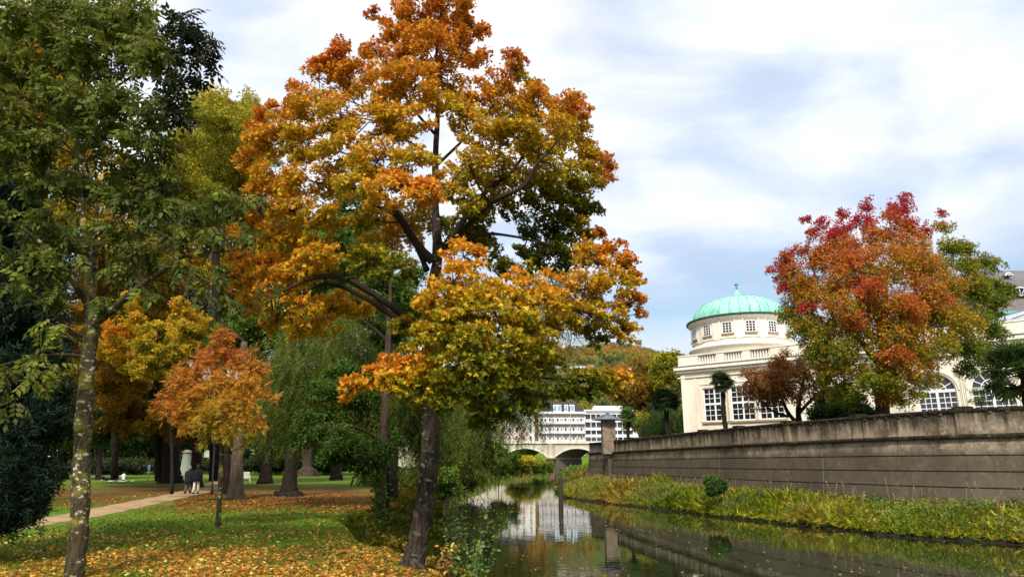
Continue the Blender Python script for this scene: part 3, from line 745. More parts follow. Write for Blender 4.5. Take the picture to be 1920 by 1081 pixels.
eyebrow(1912, 556, 44, 'a'); eyebrow(1890, 517, 14, 'b')

# ================= bridge =================
BR = mat('bridge_stone', (.52, .46, .36), .9, .2, noise=[((.36, .31, .24), .6, .42, .65), ((.6, .55, .45), 2.5, .5, .75)])
BRT = mat('bridge_trim', (.68, .63, .53), .9, .2, noise=[((.45, .40, .32), 1.2, .45, .7)])
RED = mat('red_sandstone', (.36, .19, .12), .9, .2, noise=[((.2, .12, .08), 1, .4, .65), ((.42, .3, .22), 2, .55, .75)])
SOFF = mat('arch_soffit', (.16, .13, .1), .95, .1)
YB = 240.0
br = empty('arched_bridge', (13, YB, 0)); tag(br, 'pale stone road bridge with low segmental arches across the river', 'bridge')
zdk0, zdk1 = at(1030, 830.5, YB).z, at(1030, 826, YB).z
zsp, zcr = at(1030, 857, YB).z, at(1030, 840, YB).z
def bx_(px): return onx(px, YB, 6)
spans = [(845, 929), (943, 1026), (1040, 1124), (1138, 1222)]
mb = MB(); mos = []; msf = MB(); WB = 13.0; SK = .8
def frs(x, y, z): return (x + max(0, y - YB) * SK, y, z)
_add = mb.add
mb.add = lambda vs, fs, mi=0, smooth=False: _add([frs(*v) for v in vs], fs, mi, smooth)
_add2 = msf.add
msf.add = lambda vs, fs, mi=0, smooth=False: _add2([frs(*v) for v in vs], fs, mi, smooth)
tprev = bx_(740)
for a, b_ in spans:
    xa, xb = bx_(a), bx_(b_)
    mb.box((tprev, YB, -1 if tprev > bx_(745) else 0), (xa, YB + WB, zdk0))
    mo = MB(); mos.append(mo)
    n = 20; hs = (xb - xa) / 2; rise = zcr - zsp; R = (hs * hs + rise * rise) / (2 * rise); cxm = (xa + xb) / 2; czm = zcr - R
    P = []
    a_ = math.asin(hs / R)
    for k in range(n + 1):
        an = -a_ + 2 * a_ * k / n; P.append((cxm + R * math.sin(an), czm + R * math.cos(an)))
    for k in range(n):
        (x0, z0_), (x1, z1_) = P[k], P[k + 1]
        for yf, fl in ((YB, False), (YB + WB, True)):
            vs = [(x0, yf, z0_), (x1, yf, z1_), (x1, yf, zdk0), (x0, yf, zdk0)]; mb.add(vs, [(3, 2, 1, 0) if fl else (0, 1, 2, 3)])
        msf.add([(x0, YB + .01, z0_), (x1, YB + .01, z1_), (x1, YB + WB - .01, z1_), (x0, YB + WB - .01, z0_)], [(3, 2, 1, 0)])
        (u0, w0), (u1, w1) = [(cxm + (R + .62) * math.sin(-a_ + 2 * a_ * kk / n), czm + (R + .62) * math.cos(-a_ + 2 * a_ * kk / n)) for kk in (k, k + 1)]
        mo.add([(x0, YB - .14, z0_), (x1, YB - .14, z1_), (u1, YB - .14, w1), (u0, YB - .14, w0), (x0, YB - .0, z0_), (x1, YB, z1_), (u1, YB, w1), (u0, YB, w0)], [(0, 1, 2, 3), (0, 4, 5, 1), (3, 2, 6, 7)])
    tprev = xb
mb.box((tprev, YB, 0), (bx_(1300), YB + WB, zdk0))
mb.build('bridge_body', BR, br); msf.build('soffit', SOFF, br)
for mo in mos: mo.build('arch_ring', BRT, br)
mb = MB(); mb.box((bx_(740), YB - .5, zdk0 + .003), (bx_(1300), YB + WB + .5, zdk1), fr=frs); mb.build('deck', BRT, br)
for a, b_ in zip(spans[:-1], spans[1:]):
    xa, xb = bx_(a[1]), bx_(b_[0]); m = MB(); xc = (xa + xb) / 2; hwp = (xb - xa) / 2 - .15
    m.lathe((xc, YB - .0, 0), [(hwp, zsp), (hwp, zdk0 - .3), (hwp + .2, zdk0 - .1)], n=12, a0=math.pi, a1=2 * math.pi); m.build('pier_shaft', BRT, br)
    m = MB(); m.lathe((xc, YB, 0), [(hwp + .5, -1), (hwp + .45, zsp - .5), (hwp + .75, zsp - .45), (hwp + .7, zsp - .1), (hwp, zsp)], n=12, a0=math.pi, a1=2 * math.pi); m.box((xc - hwp - .4, YB + .02, -1), (xc + hwp + .4, YB + WB + .2, zsp - .3), 1, fr=frs); m.build('pier_base', [RED, SOFF], br)
RAIL = mat('iron_rail', (.30, .29, .29), .6, .4)
mb = MB()
for x in np.arange(bx_(900), bx_(1130), .55): mb.box((x - .03, YB - .33, zdk1), (x + .03, YB - .27, zdk1 + 1.1))
mb.box((bx_(900), YB - .36, zdk1 + 1.1), (bx_(1130), YB - .24, zdk1 + 1.18)); mb.build('railing', RAIL, br)
LAMPG = mat('lamp_grey', (.35, .35, .36), .5, .4)
for px, tp in ((1020, 770), (1070, 762)):
    x = onx(px, YB + 1, 12); e_ = empty('bridge_lamp', (x, YB + .4, zdk1)); tag(e_, 'thin grey street lamp on the bridge, ' + ('left one near the pier' if px < 1050 else 'right one before the pink house'), 'street lamp', 'lamps on the bridge')
    m = MB(); zt_ = at(px, tp, YB).z; m.tube([(x, YB + .4, zdk1), (x, YB + .4, zt_)], [.12, .07], 6); m.build('pole', LAMPG, e_)
    m = MB(); m.lathe((x, YB + .4, zt_), [(0, .9), (.35, .75), (.45, .5), (.28, .1), (.1, 0)], n=8); m.build('lamp_head', mat('lamp_shade_pale_%d' % px, (.7, .7, .68), .4, .5), e_)
# ================= riverside houses behind the bridge =================
def tint(n, c, r=.85): return mat(n, c, r, .2, noise=[(tuple(k * .85 for k in c), .3, .4, .7)])
PINK = tint('pink_plaster', (.55, .43, .44)); WHT = tint('white_plaster', (.80, .80, .80)); CREAMH = tint('cream_house', (.76, .7, .64)); SALM = tint('salmon_plaster', (.72, .52, .48))
DARKR = mat('dark_mansard', (.035, .035, .04), .7, .3); BALC = tint('balcony_plaster', (.70, .64, .66)); DGLASS = mat('far_glass', (.045, .05, .065), .2, .6)
YH = 300.0; GZ = 6.0
def hx(px, z=14): return onx(px, YH, z)
def hz_(py): return at(1030, py, YH).z
# pink balcony house
bh = empty('balcony_house', (hx(1056), YH, GZ)); tag(bh, 'pink grey apartment house with three balcony rows and a dark mansard roof beyond the bridge', 'house')
x0, x1 = hx(1010), hx(1097)
ztop = hz_(775)
mb = MB(); mb.box((x0, YH, GZ), (x1, YH + 14, ztop)); mb.build('wall', PINK, bh)
mb = MB(); mb.box((x0 - .5, YH - 1.6, ztop + .01), (x1 + .4, YH + 14, ztop + .9)); mb.build('cornice', WHT, bh)
mb = MB(); zt_ = hz_(752); xm0 = hx(1020)
mb.add([(xm0, YH - .5, ztop + .9), (x1, YH - .5, ztop + .9), (x1, YH + 14, ztop + .9), (xm0, YH + 14, ztop + .9), (xm0 + 1, YH + 1.5, zt_), (x1 - 4, YH + 1.5, zt_), (x1 - 4, YH + 12, zt_), (xm0 + 1, YH + 12, zt_)], [(0, 1, 5, 4), (1, 2, 6, 5), (2, 3, 7, 6), (3, 0, 4, 7), (4, 5, 6, 7)])
rf = mb.build('roof', DARKR, bh)
for pxa, pxb in ((1038, 1053), (1059, 1066), (1070, 1078)):
    m = MB(); m.box((hx(pxa), YH - 1.3, hz_(771)), (hx(pxb), YH + 1.5, hz_(758))); do_ = m.build('dormer', WHT, rf)
    m = MB(); nn = 2 if pxb - pxa > 9 else 1; wpx = (pxb - pxa) / nn
    for k in range(nn): m.box((hx(pxa + k * wpx + 1.2), YH - 1.34, hz_(769.5)), (hx(pxa + (k + 1) * wpx - 1.2), YH - 1.28, hz_(760)))
    m.build('dormer_window', mat('sky_pane_%d' % pxa, (.25, .35, .5), .1, .8), do_)
rows = [(781.5, 793), (799, 811), (816, 827)]
xsw = np.linspace(x0 + 1.5, x1 - 1.5, 11)
for (pt, pb) in rows:
    zt_, zb_ = hz_(pt), hz_(pb)
    for x in xsw:
        m = MB(); m.box((x - .75, YH - .1, zb_), (x + .75, YH - .01, zt_ - .1)); wf = m.build('window', WHT, bh)
        m = MB(); m.box((x - .42, YH - .16, zb_ + .1), (x + .42, YH - .101, zt_ - .45)); m.build('pane', DGLASS, wf)
    m = MB(); m.box((x0, YH - 1.5, zb_ - .35), (x1, YH - .02, zb_ - .12)); m.build('balcony_slab', mat('slab_%d' % int(pb), (.38, .33, .34), .9, .1), bh)
    m = MB(); m.box((x0, YH - 1.5, zb_ - .1), (x1, YH - 1.42, zb_ + .95));
    m.build('balcony_rail', BALC, bh)
    for x in np.linspace(x0 + .1, x1 - .1, 7): m = MB(); m.box((x - .12, YH - 1.4, zb_ - .1), (x + .12, YH - .12, zt_ + .15)); m.build('balcony_divider', WHT, bh)
# white terrace flats
wf_ = empty('white_flats', (hx(1130), YH + 6, GZ)); tag(wf_, 'white modern flats with square recessed balconies and solid white parapets beyond the bridge', 'flats')
x0, x1 = hx(1099), hx(1200); Y2 = YH + 4
mb = MB(); mb.box((x0, Y2 + 1.4, GZ), (x1, Y2 + 16, hz_(768))); mb.build('wall', WHT, wf_)
for pt, pb in ((775, 784), (790, 799.5), (804, 812.5), (818, 826)):
    zt_, zb_ = hz_(pt), hz_(pb)
    m = MB(); m.box((x0, Y2, zb_ - 1.2), (x1, Y2 + 1.38, zb_)); m.build('balcony_rail', WHT, wf_)
    xs_ = np.arange(x0 + 1.6, x1 - 1, 2.35)
    for i, x in enumerate(xs_):
        m = MB(); m.box((x - 1.0, Y2 + 1.3, zb_), (x + 1.0, Y2 + 1.399, zt_)); m.build('window', DGLASS, wf_)
    for x in xs_: m = MB(); m.box((x + 1.02, Y2 + .1, zb_ + .002), (x + 1.3, Y2 + 1.39, zt_ + .195)); m.build('balcony_divider', WHT, wf_)
    m = MB(); m.box((x0, Y2 + .1, zt_ + .2), (x1, Y2 + 1.39, zt_ + .5)); m.build('balcony_ceiling', WHT, wf_)
mb = MB(); mb.box((x0 - .3, Y2 - .2, hz_(768) + .01), (x1, Y2 + 16, hz_(768) + .6)); mb.box((hx(1120), Y2 + 4, hz_(768) + .6), (hx(1190), Y2 + 12, hz_(757))); mb.build('roof', WHT, wf_)
# cream hotel at left, seen through the willow
ch = empty('cream_hotel', (hx(950), YH, GZ)); tag(ch, 'cream and salmon hotel beyond the bridge, seen through hanging willow branches', 'hotel')
x0, x1 = hx(880), hx(1003)
mb = MB(); mb.box((x0, YH + 2, GZ), (x1, YH + 16, hz_(760))); mb.build('wall', CREAMH, ch)
mb = MB(); mb.box((x0 + 2, YH + 1.9, GZ), (x1 - 3.2, YH + 1.99, hz_(795))); mb.build('lower_wall', SALM, ch)
mb = MB(); mb.box((x0 - .6, YH + 1.4, hz_(760) + .01), (x1 + .6, YH + 16.5, hz_(760) + .7)); mb.add([(x0, YH + 2, hz_(760) + .7), (x1, YH + 2, hz_(760) + .7), (x1, YH + 16, hz_(760) + .7), (x0, YH + 16, hz_(760) + .7), (x0 + 5, YH + 9, hz_(738)), (x1 - 5, YH + 9, hz_(738))], [(0, 1, 5, 4), (1, 2, 5), (2, 3, 4, 5), (3, 0, 4)]); mb.build('roof', DARKR, ch)
for pt, pb in ((767, 776), (783, 793), (799, 810), (815, 824)):
    for x in np.arange(x0 + 2.2, x1 - 1, 3.1):
        m = MB(); m.box((x - .75, YH + 1.8, hz_(pb)), (x + .75, YH + 1.88, hz_(pt))); f_ = m.build('window', WHT, ch)
        m = MB(); m.box((x - .5, YH + 1.72, hz_(pb) + .25), (x + .5, YH + 1.798, hz_(pt) - .25)); m.build('pane', DGLASS, f_)

# ================= hill with autumn woods =================
YHL = 560.0
def hill_z(x, y):
    px_ = np.array([700, 900, 1000, 1045, 1126, 1165, 1200, 1271, 1400, 1600, 1900, 2400]); py_ = np.array([700, 672, 658, 650, 640, 642, 646, 664, 700, 745, 790, 830])
    ridge_x = np.array([at(a, b_, 700).x for a, b_ in zip(px_, py_)]); ridge_z = np.array([at(a, b_, 700).z for a, b_ in zip(px_, py_)])
    top = np.interp(x, ridge_x, ridge_z)
    t = sst(330, 700, y) ** 1.0
    t2 = np.clip((y - 335) / (700 - 335), 0, 1)
    return 4 + (top - 12) * (t2 ** .9) * np.where(y > 700, np.clip(1 - (y - 700) / 900, 0, 1), 1) + wob(x, y, .012, 5) * 4
hxs = np.linspace(-260, 620, 90); hys = np.concatenate([np.linspace(330, 700, 50), np.linspace(730, 1500, 12)])
X, Y = np.meshgrid(hxs, hys); Z = hill_z(X, Y)
edge = sst(0, 60, X + 260) * sst(0, 80, 620 - X); Z = 2 + (Z - 2) * edge
idx = np.arange(X.size).reshape(X.shape); q = np.stack([idx[:-1, :-1], idx[:-1, 1:], idx[1:, 1:], idx[1:, :-1]], -1).reshape(-1, 4)
HILL = mat('hill_ground', (.07, .075, .02), .95, .1, noise=[((.10, .14, .03), .02, .45, .6)])
o = np_mesh('hill', np.stack([X.ravel(), Y.ravel(), Z.ravel()], 1), q.ravel(), np.full(len(q), 4), HILL, smooth=True); tag(o, kind='structure')
def hillY(px, py):
    for y in np.arange(335, 700, 2.5):
        p = at(px, py, y)
        if float(hill_z(p.x, p.y)) >= p.z: return y
    return 690
# houses on the hill
ROOFR = mat('red_roof', (.36, .11, .06), .85, .2, noise=[((.26, .08, .05), .8, .4, .7)])
def hill_house(px, py, wpx, hpx, label, roofc=ROOFR, wall_c=None, turret=False):
    y = hillY(px, py) - 3; c = at(px, py, y); k = y / 1290; wd = wpx * k; hh_ = hpx * k
    e_ = empty('turret' if turret else 'hill_house', c); tag(e_, label, 'turret' if turret else 'house', None if turret else 'houses on the hill')
    m = MB(); dpt = wd if turret else 10
    m.box((c.x - wd / 2, c.y, c.z - 6), (c.x + wd / 2, c.y + dpt, c.z + hh_)); m.build('wall', wall_c or WHT, e_)
    m = MB(); rh = hh_ * (1.1 if turret else .55); z_ = c.z + hh_
    if turret: m.add([(c.x - wd * .6, c.y - .6, z_), (c.x + wd * .6, c.y - .6, z_), (c.x + wd * .6, c.y + dpt + .6, z_), (c.x - wd * .6, c.y + dpt + .6, z_), (c.x, c.y + dpt / 2, z_ + rh)], [(0, 1, 4), (1, 2, 4), (2, 3, 4), (3, 0, 4), (0, 3, 2, 1)])
    else: m.add([(c.x - wd * .54, c.y - .8, z_ - .1), (c.x + wd * .54, c.y - .8, z_ - .1), (c.x + wd * .54, c.y + dpt + .8, z_ - .1), (c.x - wd * .54, c.y + dpt + .8, z_ - .1), (c.x - wd * .48, c.y + dpt / 2, z_ + rh), (c.x + wd * .48, c.y + dpt / 2, z_ + rh)], [(0, 1, 5, 4), (1, 2, 5), (2, 3, 4, 5), (3, 0, 4)])
    m.build('roof', roofc, e_)
    if not turret:
        n = max(2, int(wpx / 4))
        for k_ in range(n):
            xx = c.x - wd / 2 + (k_ + .5) * wd / n; m = MB(); m.box((xx - wd / n * .22, c.y - .1, c.z + hh_ * .3), (xx + wd / n * .22, c.y - .02, c.z + hh_ * .72)); m.build('window', DGLASS, e_)
hill_house(1048, 688, 16, 9, 'white gabled house on the wooded hill, leftmost of the row', SLATE)
hill_house(1067, 689, 18, 6, 'white house with grey roof on the hill, second from the left', SLATE, PINK)
hill_house(1088, 688, 20, 5, 'low house with long red roof on the wooded hill')
hill_house(1108, 686, 14, 3.5, 'small pale house on the hill beside the yellow tree', SALM)
hill_house(1180, 692, 8, 4, 'tiny yellow turret with red pointed roof on the wooded hill', ROOFR, tint('turret_yellow', (.7, .5, .2)), True)
mw = MB(); a = at(1043, 703, hillY(1070, 700) - 2); b2 = at(1135, 695, hillY(1110, 697) - 2)
mw.add([(a.x, a.y, a.z - 8), (b2.x, b2.y, b2.z - 8), (b2.x, b2.y, b2.z + 2.2), (a.x, a.y, a.z + 2.2), (a.x, a.y + 1.2, a.z - 8), (b2.x, b2.y + 1.2, b2.z - 8), (b2.x, b2.y + 1.2, b2.z + 2.2), (a.x, a.y + 1.2, a.z + 2.2)], [(0, 1, 2, 3), (3, 2, 6, 7), (4, 7, 6, 5), (0, 3, 7, 4), (1, 5, 6, 2)])
o = mw.build('hill_terrace_wall', RED); tag(o, 'long red sandstone terrace wall below the houses on the hill', 'wall')
# ================= foliage machinery =================
def T_poly(pts):
    v = np.array([(p[0], p[1], p[2] if len(p) > 2 else 0) for p in pts], float); return v, [list(range(len(v)))], np.zeros(len(v), int)
def T_join(parts):
    vs, fs, ids = [], [], []; o = 0
    for i, (v, f, _) in enumerate(parts):
        vs.append(v); fs += [[a + o for a in q_] for q_ in f]; ids.append(np.full(len(v), i)); o += len(v)
    return np.concatenate(vs), fs, np.concatenate(ids)
def T_xf(t, loc=(0, 0, 0), rz=0, tilt=0, s=1, roll=0):
    v, f, i = t; m = Matrix.Rotation(rz, 3, 'Z') @ Matrix.Rotation(tilt, 3, 'Y') @ Matrix.Rotation(roll, 3, 'X')
    return v @ np.array(m).T * s + np.array(loc), f, i
# maple: five lobes, x is the stalk-to-tip axis
ml = []
for a, r in ((180, .12), (150, .34), (118, .48), (100, .30), (72, .80), (48, .38), (22, .62), (0, 1.0)):
    ml.append((r * math.cos(rad(a)), r * math.sin(rad(a))))
ml = ml + [(x, -y) for x, y in ml[1:-1][::-1]]
MAPLE = T_poly([(x * .75, y * .75, .16 * abs(y) - .12 * x * x) for x, y in ml])
OVAL = T_poly([(0, 0), (.25, .24, .03), (.6, .27, .02), (1, 0, -.1), (.6, -.27, .02), (.25, -.24, .03)])
DIA = T_poly([(0, 0), (.45, .27, .05), (1, 0, -.05), (.45, -.27, .05)])
LANCE = T_poly([(0, 0), (.35, .13, .02), (1, 0, -.12), (.35, -.13, .02)])
def ash(n=3, w=1.4):
    ps = []
    for k in range(n):
        x = .25 + .6 * k / n; z = -.22 * x * x
        for s in (-1, 1): ps.append(T_xf((LANCE[0] * np.array([1, 1.45 * w, 1]), LANCE[1], LANCE[2]), (x, 0, z), s * rad(58), rad(22), .36))
    ps.append(T_xf((LANCE[0] * np.array([1, 1.45 * w, 1]), LANCE[1], LANCE[2]), (.86, 0, -.18), 0, rad(28), .38))
    return T_join(ps)
ASH = ash(); FERN = ash(4, .8)
def sprig(base, n, spread, seed, s=.5):
    r = random.Random(seed); ps = []
    for k in range(n):
        ps.append(T_xf(base, (r.uniform(-spread, spread), r.uniform(-spread, spread), r.uniform(-spread, spread) * .5), r.uniform(0, 6.28), r.uniform(-.9, .9), s * r.uniform(.7, 1.2), r.uniform(-.9, .9)))
    return T_join(ps)
SPRIG = sprig(DIA, 6, .55, 1, .55); OSPRIG = sprig(OVAL, 5, .5, 2, .6); MSPRIG = sprig(MAPLE, 4, .5, 4, .6)
NEEDLE = sprig((LANCE[0] * np.array([1, .8, 1]), LANCE[1], LANCE[2]), 9, .22, 3, .7)
def strand():
    ps = []; r = random.Random(5)
    for k in range(15):
        x = k / 15; ps.append(T_xf((LANCE[0] * np.array([1, .8, 1]), LANCE[1], LANCE[2]), (x, .03 * math.sin(k), 0), rad(r.uniform(20, 42)) * (-1) ** k, r.uniform(-.3, .3), .15, r.uniform(-.6, .6)))
    return T_join(ps)
STRAND = strand()
def blades(n, seed, h=1.0, lean=.35, wd=.035):
    r = random.Random(seed); ps = []
    for k in range(n):
        a = r.uniform(0, 6.28); l = r.uniform(.55, 1) * h; b_ = r.uniform(.1, 1) * lean; x0, y0 = r.uniform(-.18, .18), r.uniform(-.18, .18)
        ca, sa = math.cos(a), math.sin(a); w_ = wd * r.uniform(.7, 1.3)
        P = []
        for (t, ww) in ((0, 1), (.55, .8), (1, 0)):
            dx = b_ * t * t * 1.3 * l; z = l * t * (1 - .25 * b_ * t * t)
            P.append((x0 + ca * dx, y0 + sa * dx, z, ww * w_))
        v = [(P[0][0] - sa * P[0][3], P[0][1] + ca * P[0][3], 0), (P[0][0] + sa * P[0][3], P[0][1] - ca * P[0][3], 0), (P[1][0] + sa * P[1][3], P[1][1] - ca * P[1][3], P[1][2]), (P[2][0], P[2][1], P[2][2]), (P[1][0] - sa * P[1][3], P[1][1] + ca * P[1][3], P[1][2])]
        ps.append((np.array(v), [[0, 1, 2, 3, 4]], np.zeros(5, int)))
    return T_join(ps)
TUFT = blades(12, 1, 1, .6, .014); REED = blades(12, 2, 1, .9, .010); LAWNT = blades(9, 3, 1, .4, .04)

def frames(nrm, rng, tang=None):
    n = nrm / (np.linalg.norm(nrm, axis=1, keepdims=True) + 1e-9)
    t = rng.normal(size=n.shape) if tang is None else tang + 0
    t = t - n * np.sum(t * n, 1, keepdims=True); t /= (np.linalg.norm(t, axis=1, keepdims=True) + 1e-9)
    return t, np.cross(n, t), n
def scatter(name, tmpl, pos, nrm, size, col, material, parent=None, rng=None, tang=None, jit=.22):
    rng = rng or np.random.default_rng(1)
    v, f, ids = tmpl; n = len(pos); k = len(v)
    t, b_, nn = frames(np.asarray(nrm, float), rng, tang)
    size = np.broadcast_to(np.asarray(size, float), (n,))
    V = pos[:, None, :] + size[:, None, None] * (v[None, :, 0:1] * t[:, None, :] + v[None, :, 1:2] * b_[:, None, :] + v[None, :, 2:3] * nn[:, None, :])
    nl = ids.max() + 1
    j = np.exp(rng.normal(0, jit, (n, nl)))[:, ids]
    hue = rng.normal(0, .10, (n, nl))[:, ids]
    c = np.asarray(col, float)[:, None, :] * j[:, :, None]
    c[:, :, 0] *= (1 + hue); c[:, :, 1] *= (1 - hue * .6)
    c = np.clip(c, .002, .95)
    fl = np.concatenate([np.array(q_) for q_ in f]); ln = np.array([len(q_) for q_ in f])
    loops = (np.arange(n)[:, None] * k + fl[None, :]).ravel(); lens = np.tile(ln, n)
    return np_mesh(name, V.reshape(-1, 3), loops, lens, material, parent, c.reshape(-1, 3))
def ramp(u, stops):
    u = np.clip(u, 0, 1); p = [s[0] for s in stops]
    return np.stack([np.interp(u, p, [s[1][i] for s in stops]) for i in range(3)], -1)

NLEAF = 0
def wood(mb, a, b_, ra, rb, rng, bend=.12, n=5, sag=0.0, sides=5):
    a = np.array(a); b_ = np.array(b_); d = np.linalg.norm(b_ - a); off = rng.normal(0, bend * d, 3); off[2] = abs(off[2]) * .5
    pts = []
    for i in range(n + 1):
        t = i / n; p = a * (1 - t) + b_ * t + off * math.sin(math.pi * t) * .6; p[2] += sag * d * math.sin(math.pi * t)
        pts.append(p)
    mb.tube(pts, [ra + (rb - ra) * i / n for i in range(n + 1)], sides, cap=False)
    return pts
def tree(name, label, cat, base, trunk, limbs, clusters, leaf, lsize, nleaf, stops, bark, seed, leafm=None, flat=.55, nd=(.55, .45, .75), group=None,
         twigs=True, sub=7, droop=0.0, cfun=None, spray=.42, minr=.012, limb_r=.35, tri=6, branch_m=None):
    """trunk: [(x,y,z,r)]; limbs: list of such lists; clusters: [(x,y,z,r[,u])]"""
    global NLEAF
    rng = np.random.default_rng(seed)
    e_ = empty(name, base); tag(e_, label, cat, group)
    mb = MB()
    def tb(pl, n):
        # smooth resample
        P = [np.array(p) for p in pl]; out = []
        for i in range(len(P) - 1):
            p0 = P[max(i - 1, 0)]; p1, p2 = P[i], P[i + 1]; p3 = P[min(i + 2, len(P) - 1)]
            for k in range(tri):
                t = k / tri; out.append(.5 * ((2 * p1) + (-p0 + p2) * t + (2 * p0 - 5 * p1 + 4 * p2 - p3) * t * t + (-p0 + 3 * p1 - 3 * p2 + p3) * t ** 3))
        out.append(P[-1])
        for i, o_ in enumerate(out): o_[0] += rng.normal(0, .03 * o_[3] + .0); o_[1] += rng.normal(0, .03 * o_[3])
        mb.tube([o_[:3] for o_ in out], [max(.008, o_[3] * (1 + rng.normal(0, .05))) for o_ in out], n, cap=True)
        return out
    S = tb(trunk, 14)
    if branch_m: mb.build('trunk', bark, e_); mb = MB()
    for l_ in limbs: S = S + tb(l_, 8)
    S = np.array(S)
    cl = np.array([c[:4] for c in clusters], float)
    cen = cl[:, :3].mean(0)
    order = np.argsort([np.min(np.linalg.norm(S[:, :3] - c[:3], axis=1)) for c in cl])
    zlo = trunk[0][2] + .25 * (trunk[-1][2] - trunk[0][2])
    nodes = S[S[:, 2] > zlo]
    spr_pos = []; spr_r = []; spr_c = []
    for ci in order:
        c = cl[ci]
        dv = nodes[:, :3] - c[:3]; dist = np.linalg.norm(dv, axis=1) + np.maximum(dv[:, 2] + .1 * c[3], 0) * 1.2 + .25 * (nodes[:, 3] < .02)
        k = int(np.argmin(dist)); st = nodes[k]; d = np.linalg.norm(st[:3] - c[:3])
        ra = min(st[3] * .7, minr + limb_r * .05 * d); ra = max(ra, minr * .8)
        if d > .05:
            pts = wood(mb, st[:3], c[:3], ra, max(minr * .6, ra * .5), rng, .10, 5, -.05)
            nn_ = np.array([[*p, ra * (1 - .5 * i / 5)] for i, p in enumerate(pts)]); nodes = np.concatenate([nodes, nn_[2:]])
        for s_ in range(sub):
            v = rng.normal(size=3); v /= np.linalg.norm(v); v[2] *= .75; rr_ = c[3] * rng.uniform(.35, 1.0) ** .6
            p = c[:3] + v * rr_
            if twigs: wood(mb, c[:3], p, minr * .55, minr * .25, rng, .12, 3, 0, 4)
            spr_pos.append(p); spr_r.append(c[3] * spray); spr_c.append(ci)
    mb.build('branches' if branch_m else 'trunk', branch_m or bark, e_)
    sp_ = np.array(spr_pos); srr = np.array(spr_r); sc_ = np.array(spr_c)
    per = max(1, int(nleaf / len(sp_)))
    wgt = (srr / srr.mean()) ** 2
    cnt = np.maximum(1, (per * wgt).astype(int))
    I = np.repeat(np.arange(len(sp_)), cnt); n = len(I)
    a = rng.uniform(0, 2 * np.pi, n); r_ = np.sqrt(rng.uniform(0, 1, n)) * srr[I]
    # each spray is a tilted flat fan
    out = sp_ - cen; out[:, 2] = 0; out /= (np.linalg.norm(out, axis=1, keepdims=True) + 1e-6)
    off = np.stack([r_ * np.cos(a), r_ * np.sin(a), rng.normal(0, 1, n) * srr[I] * .5 * flat], 1)
    tilt = out[I] * off[:, :2].dot(np.eye(2))[:, :1] * 0
    radial = off[:, 0] * out[I, 0] + off[:, 1] * out[I, 1]
    off[:, 2] -= (.35 + droop) * radial
    pos = sp_[I] + off
    outw = pos - cen; outw /= (np.linalg.norm(outw, axis=1, keepdims=True) + 1e-6)
    nrm = outw * nd[0] + np.array([0, 0, 1]) * nd[1] + rng.normal(size=(n, 3)) * nd[2]
    u_cl = np.array([c[4] if len(c) > 4 else np.nan for c in clusters])
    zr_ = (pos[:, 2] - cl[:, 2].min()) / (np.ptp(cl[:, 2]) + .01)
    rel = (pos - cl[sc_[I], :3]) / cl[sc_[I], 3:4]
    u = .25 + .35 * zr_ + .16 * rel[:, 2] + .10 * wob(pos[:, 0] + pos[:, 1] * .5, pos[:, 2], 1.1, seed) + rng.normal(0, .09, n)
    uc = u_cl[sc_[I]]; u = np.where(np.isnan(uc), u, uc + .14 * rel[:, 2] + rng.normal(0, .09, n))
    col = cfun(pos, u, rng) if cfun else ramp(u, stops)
    tang = None
    if droop > .15:
        tang = outw * .5 + np.array([0, 0, -1.0]) * droop * 1.5 + rng.normal(size=(n, 3)) * .45
    sz = lsize * rng.uniform(.72, 1.25, n)
    scatter('crown', leaf, pos, nrm, sz, col, leafm or LEAF, e_, rng, tang)
    NLEAF += n * len(leaf[1])
    return e_
def ell(px, py, rx, ry, Y, n, rcl, seed, dep=1.0, u=None, shell=.5):
    """clusters filling an ellipsoid seen at px,py with pixel radii"""
    rng = np.random.default_rng(seed); c = at(px, py, Y); k = (Y * math.cos(TH) + (c.z - CZ) * math.sin(TH)) / F; out = []
    while len(out) < n:
        v = rng.uniform(-1, 1, 3); r = np.linalg.norm(v)
        if r > 1 or r < shell * rng.uniform(.3, 1): continue
        s = rng.uniform(.75, 1.3)
        o_ = (c.x + v[0] * rx * k, c.y + v[1] * rx * k * dep, c.z + v[2] * ry * k * .97, rcl * k * s)
        out.append(o_ if u is None else (*o_, u + rng.normal(0, .12)))
    return out
def C_(px, py, r, Y, u=None):
    p = at(px, py, Y); k = (Y * math.cos(TH) + (p.z - CZ) * math.sin(TH)) / F
    return (p.x, p.y, p.z, r * k) if u is None else (p.x, p.y, p.z, r * k, u)
def TP(px, py, Y, r): p = at(px, py, Y); return (p.x, p.y, p.z, r)

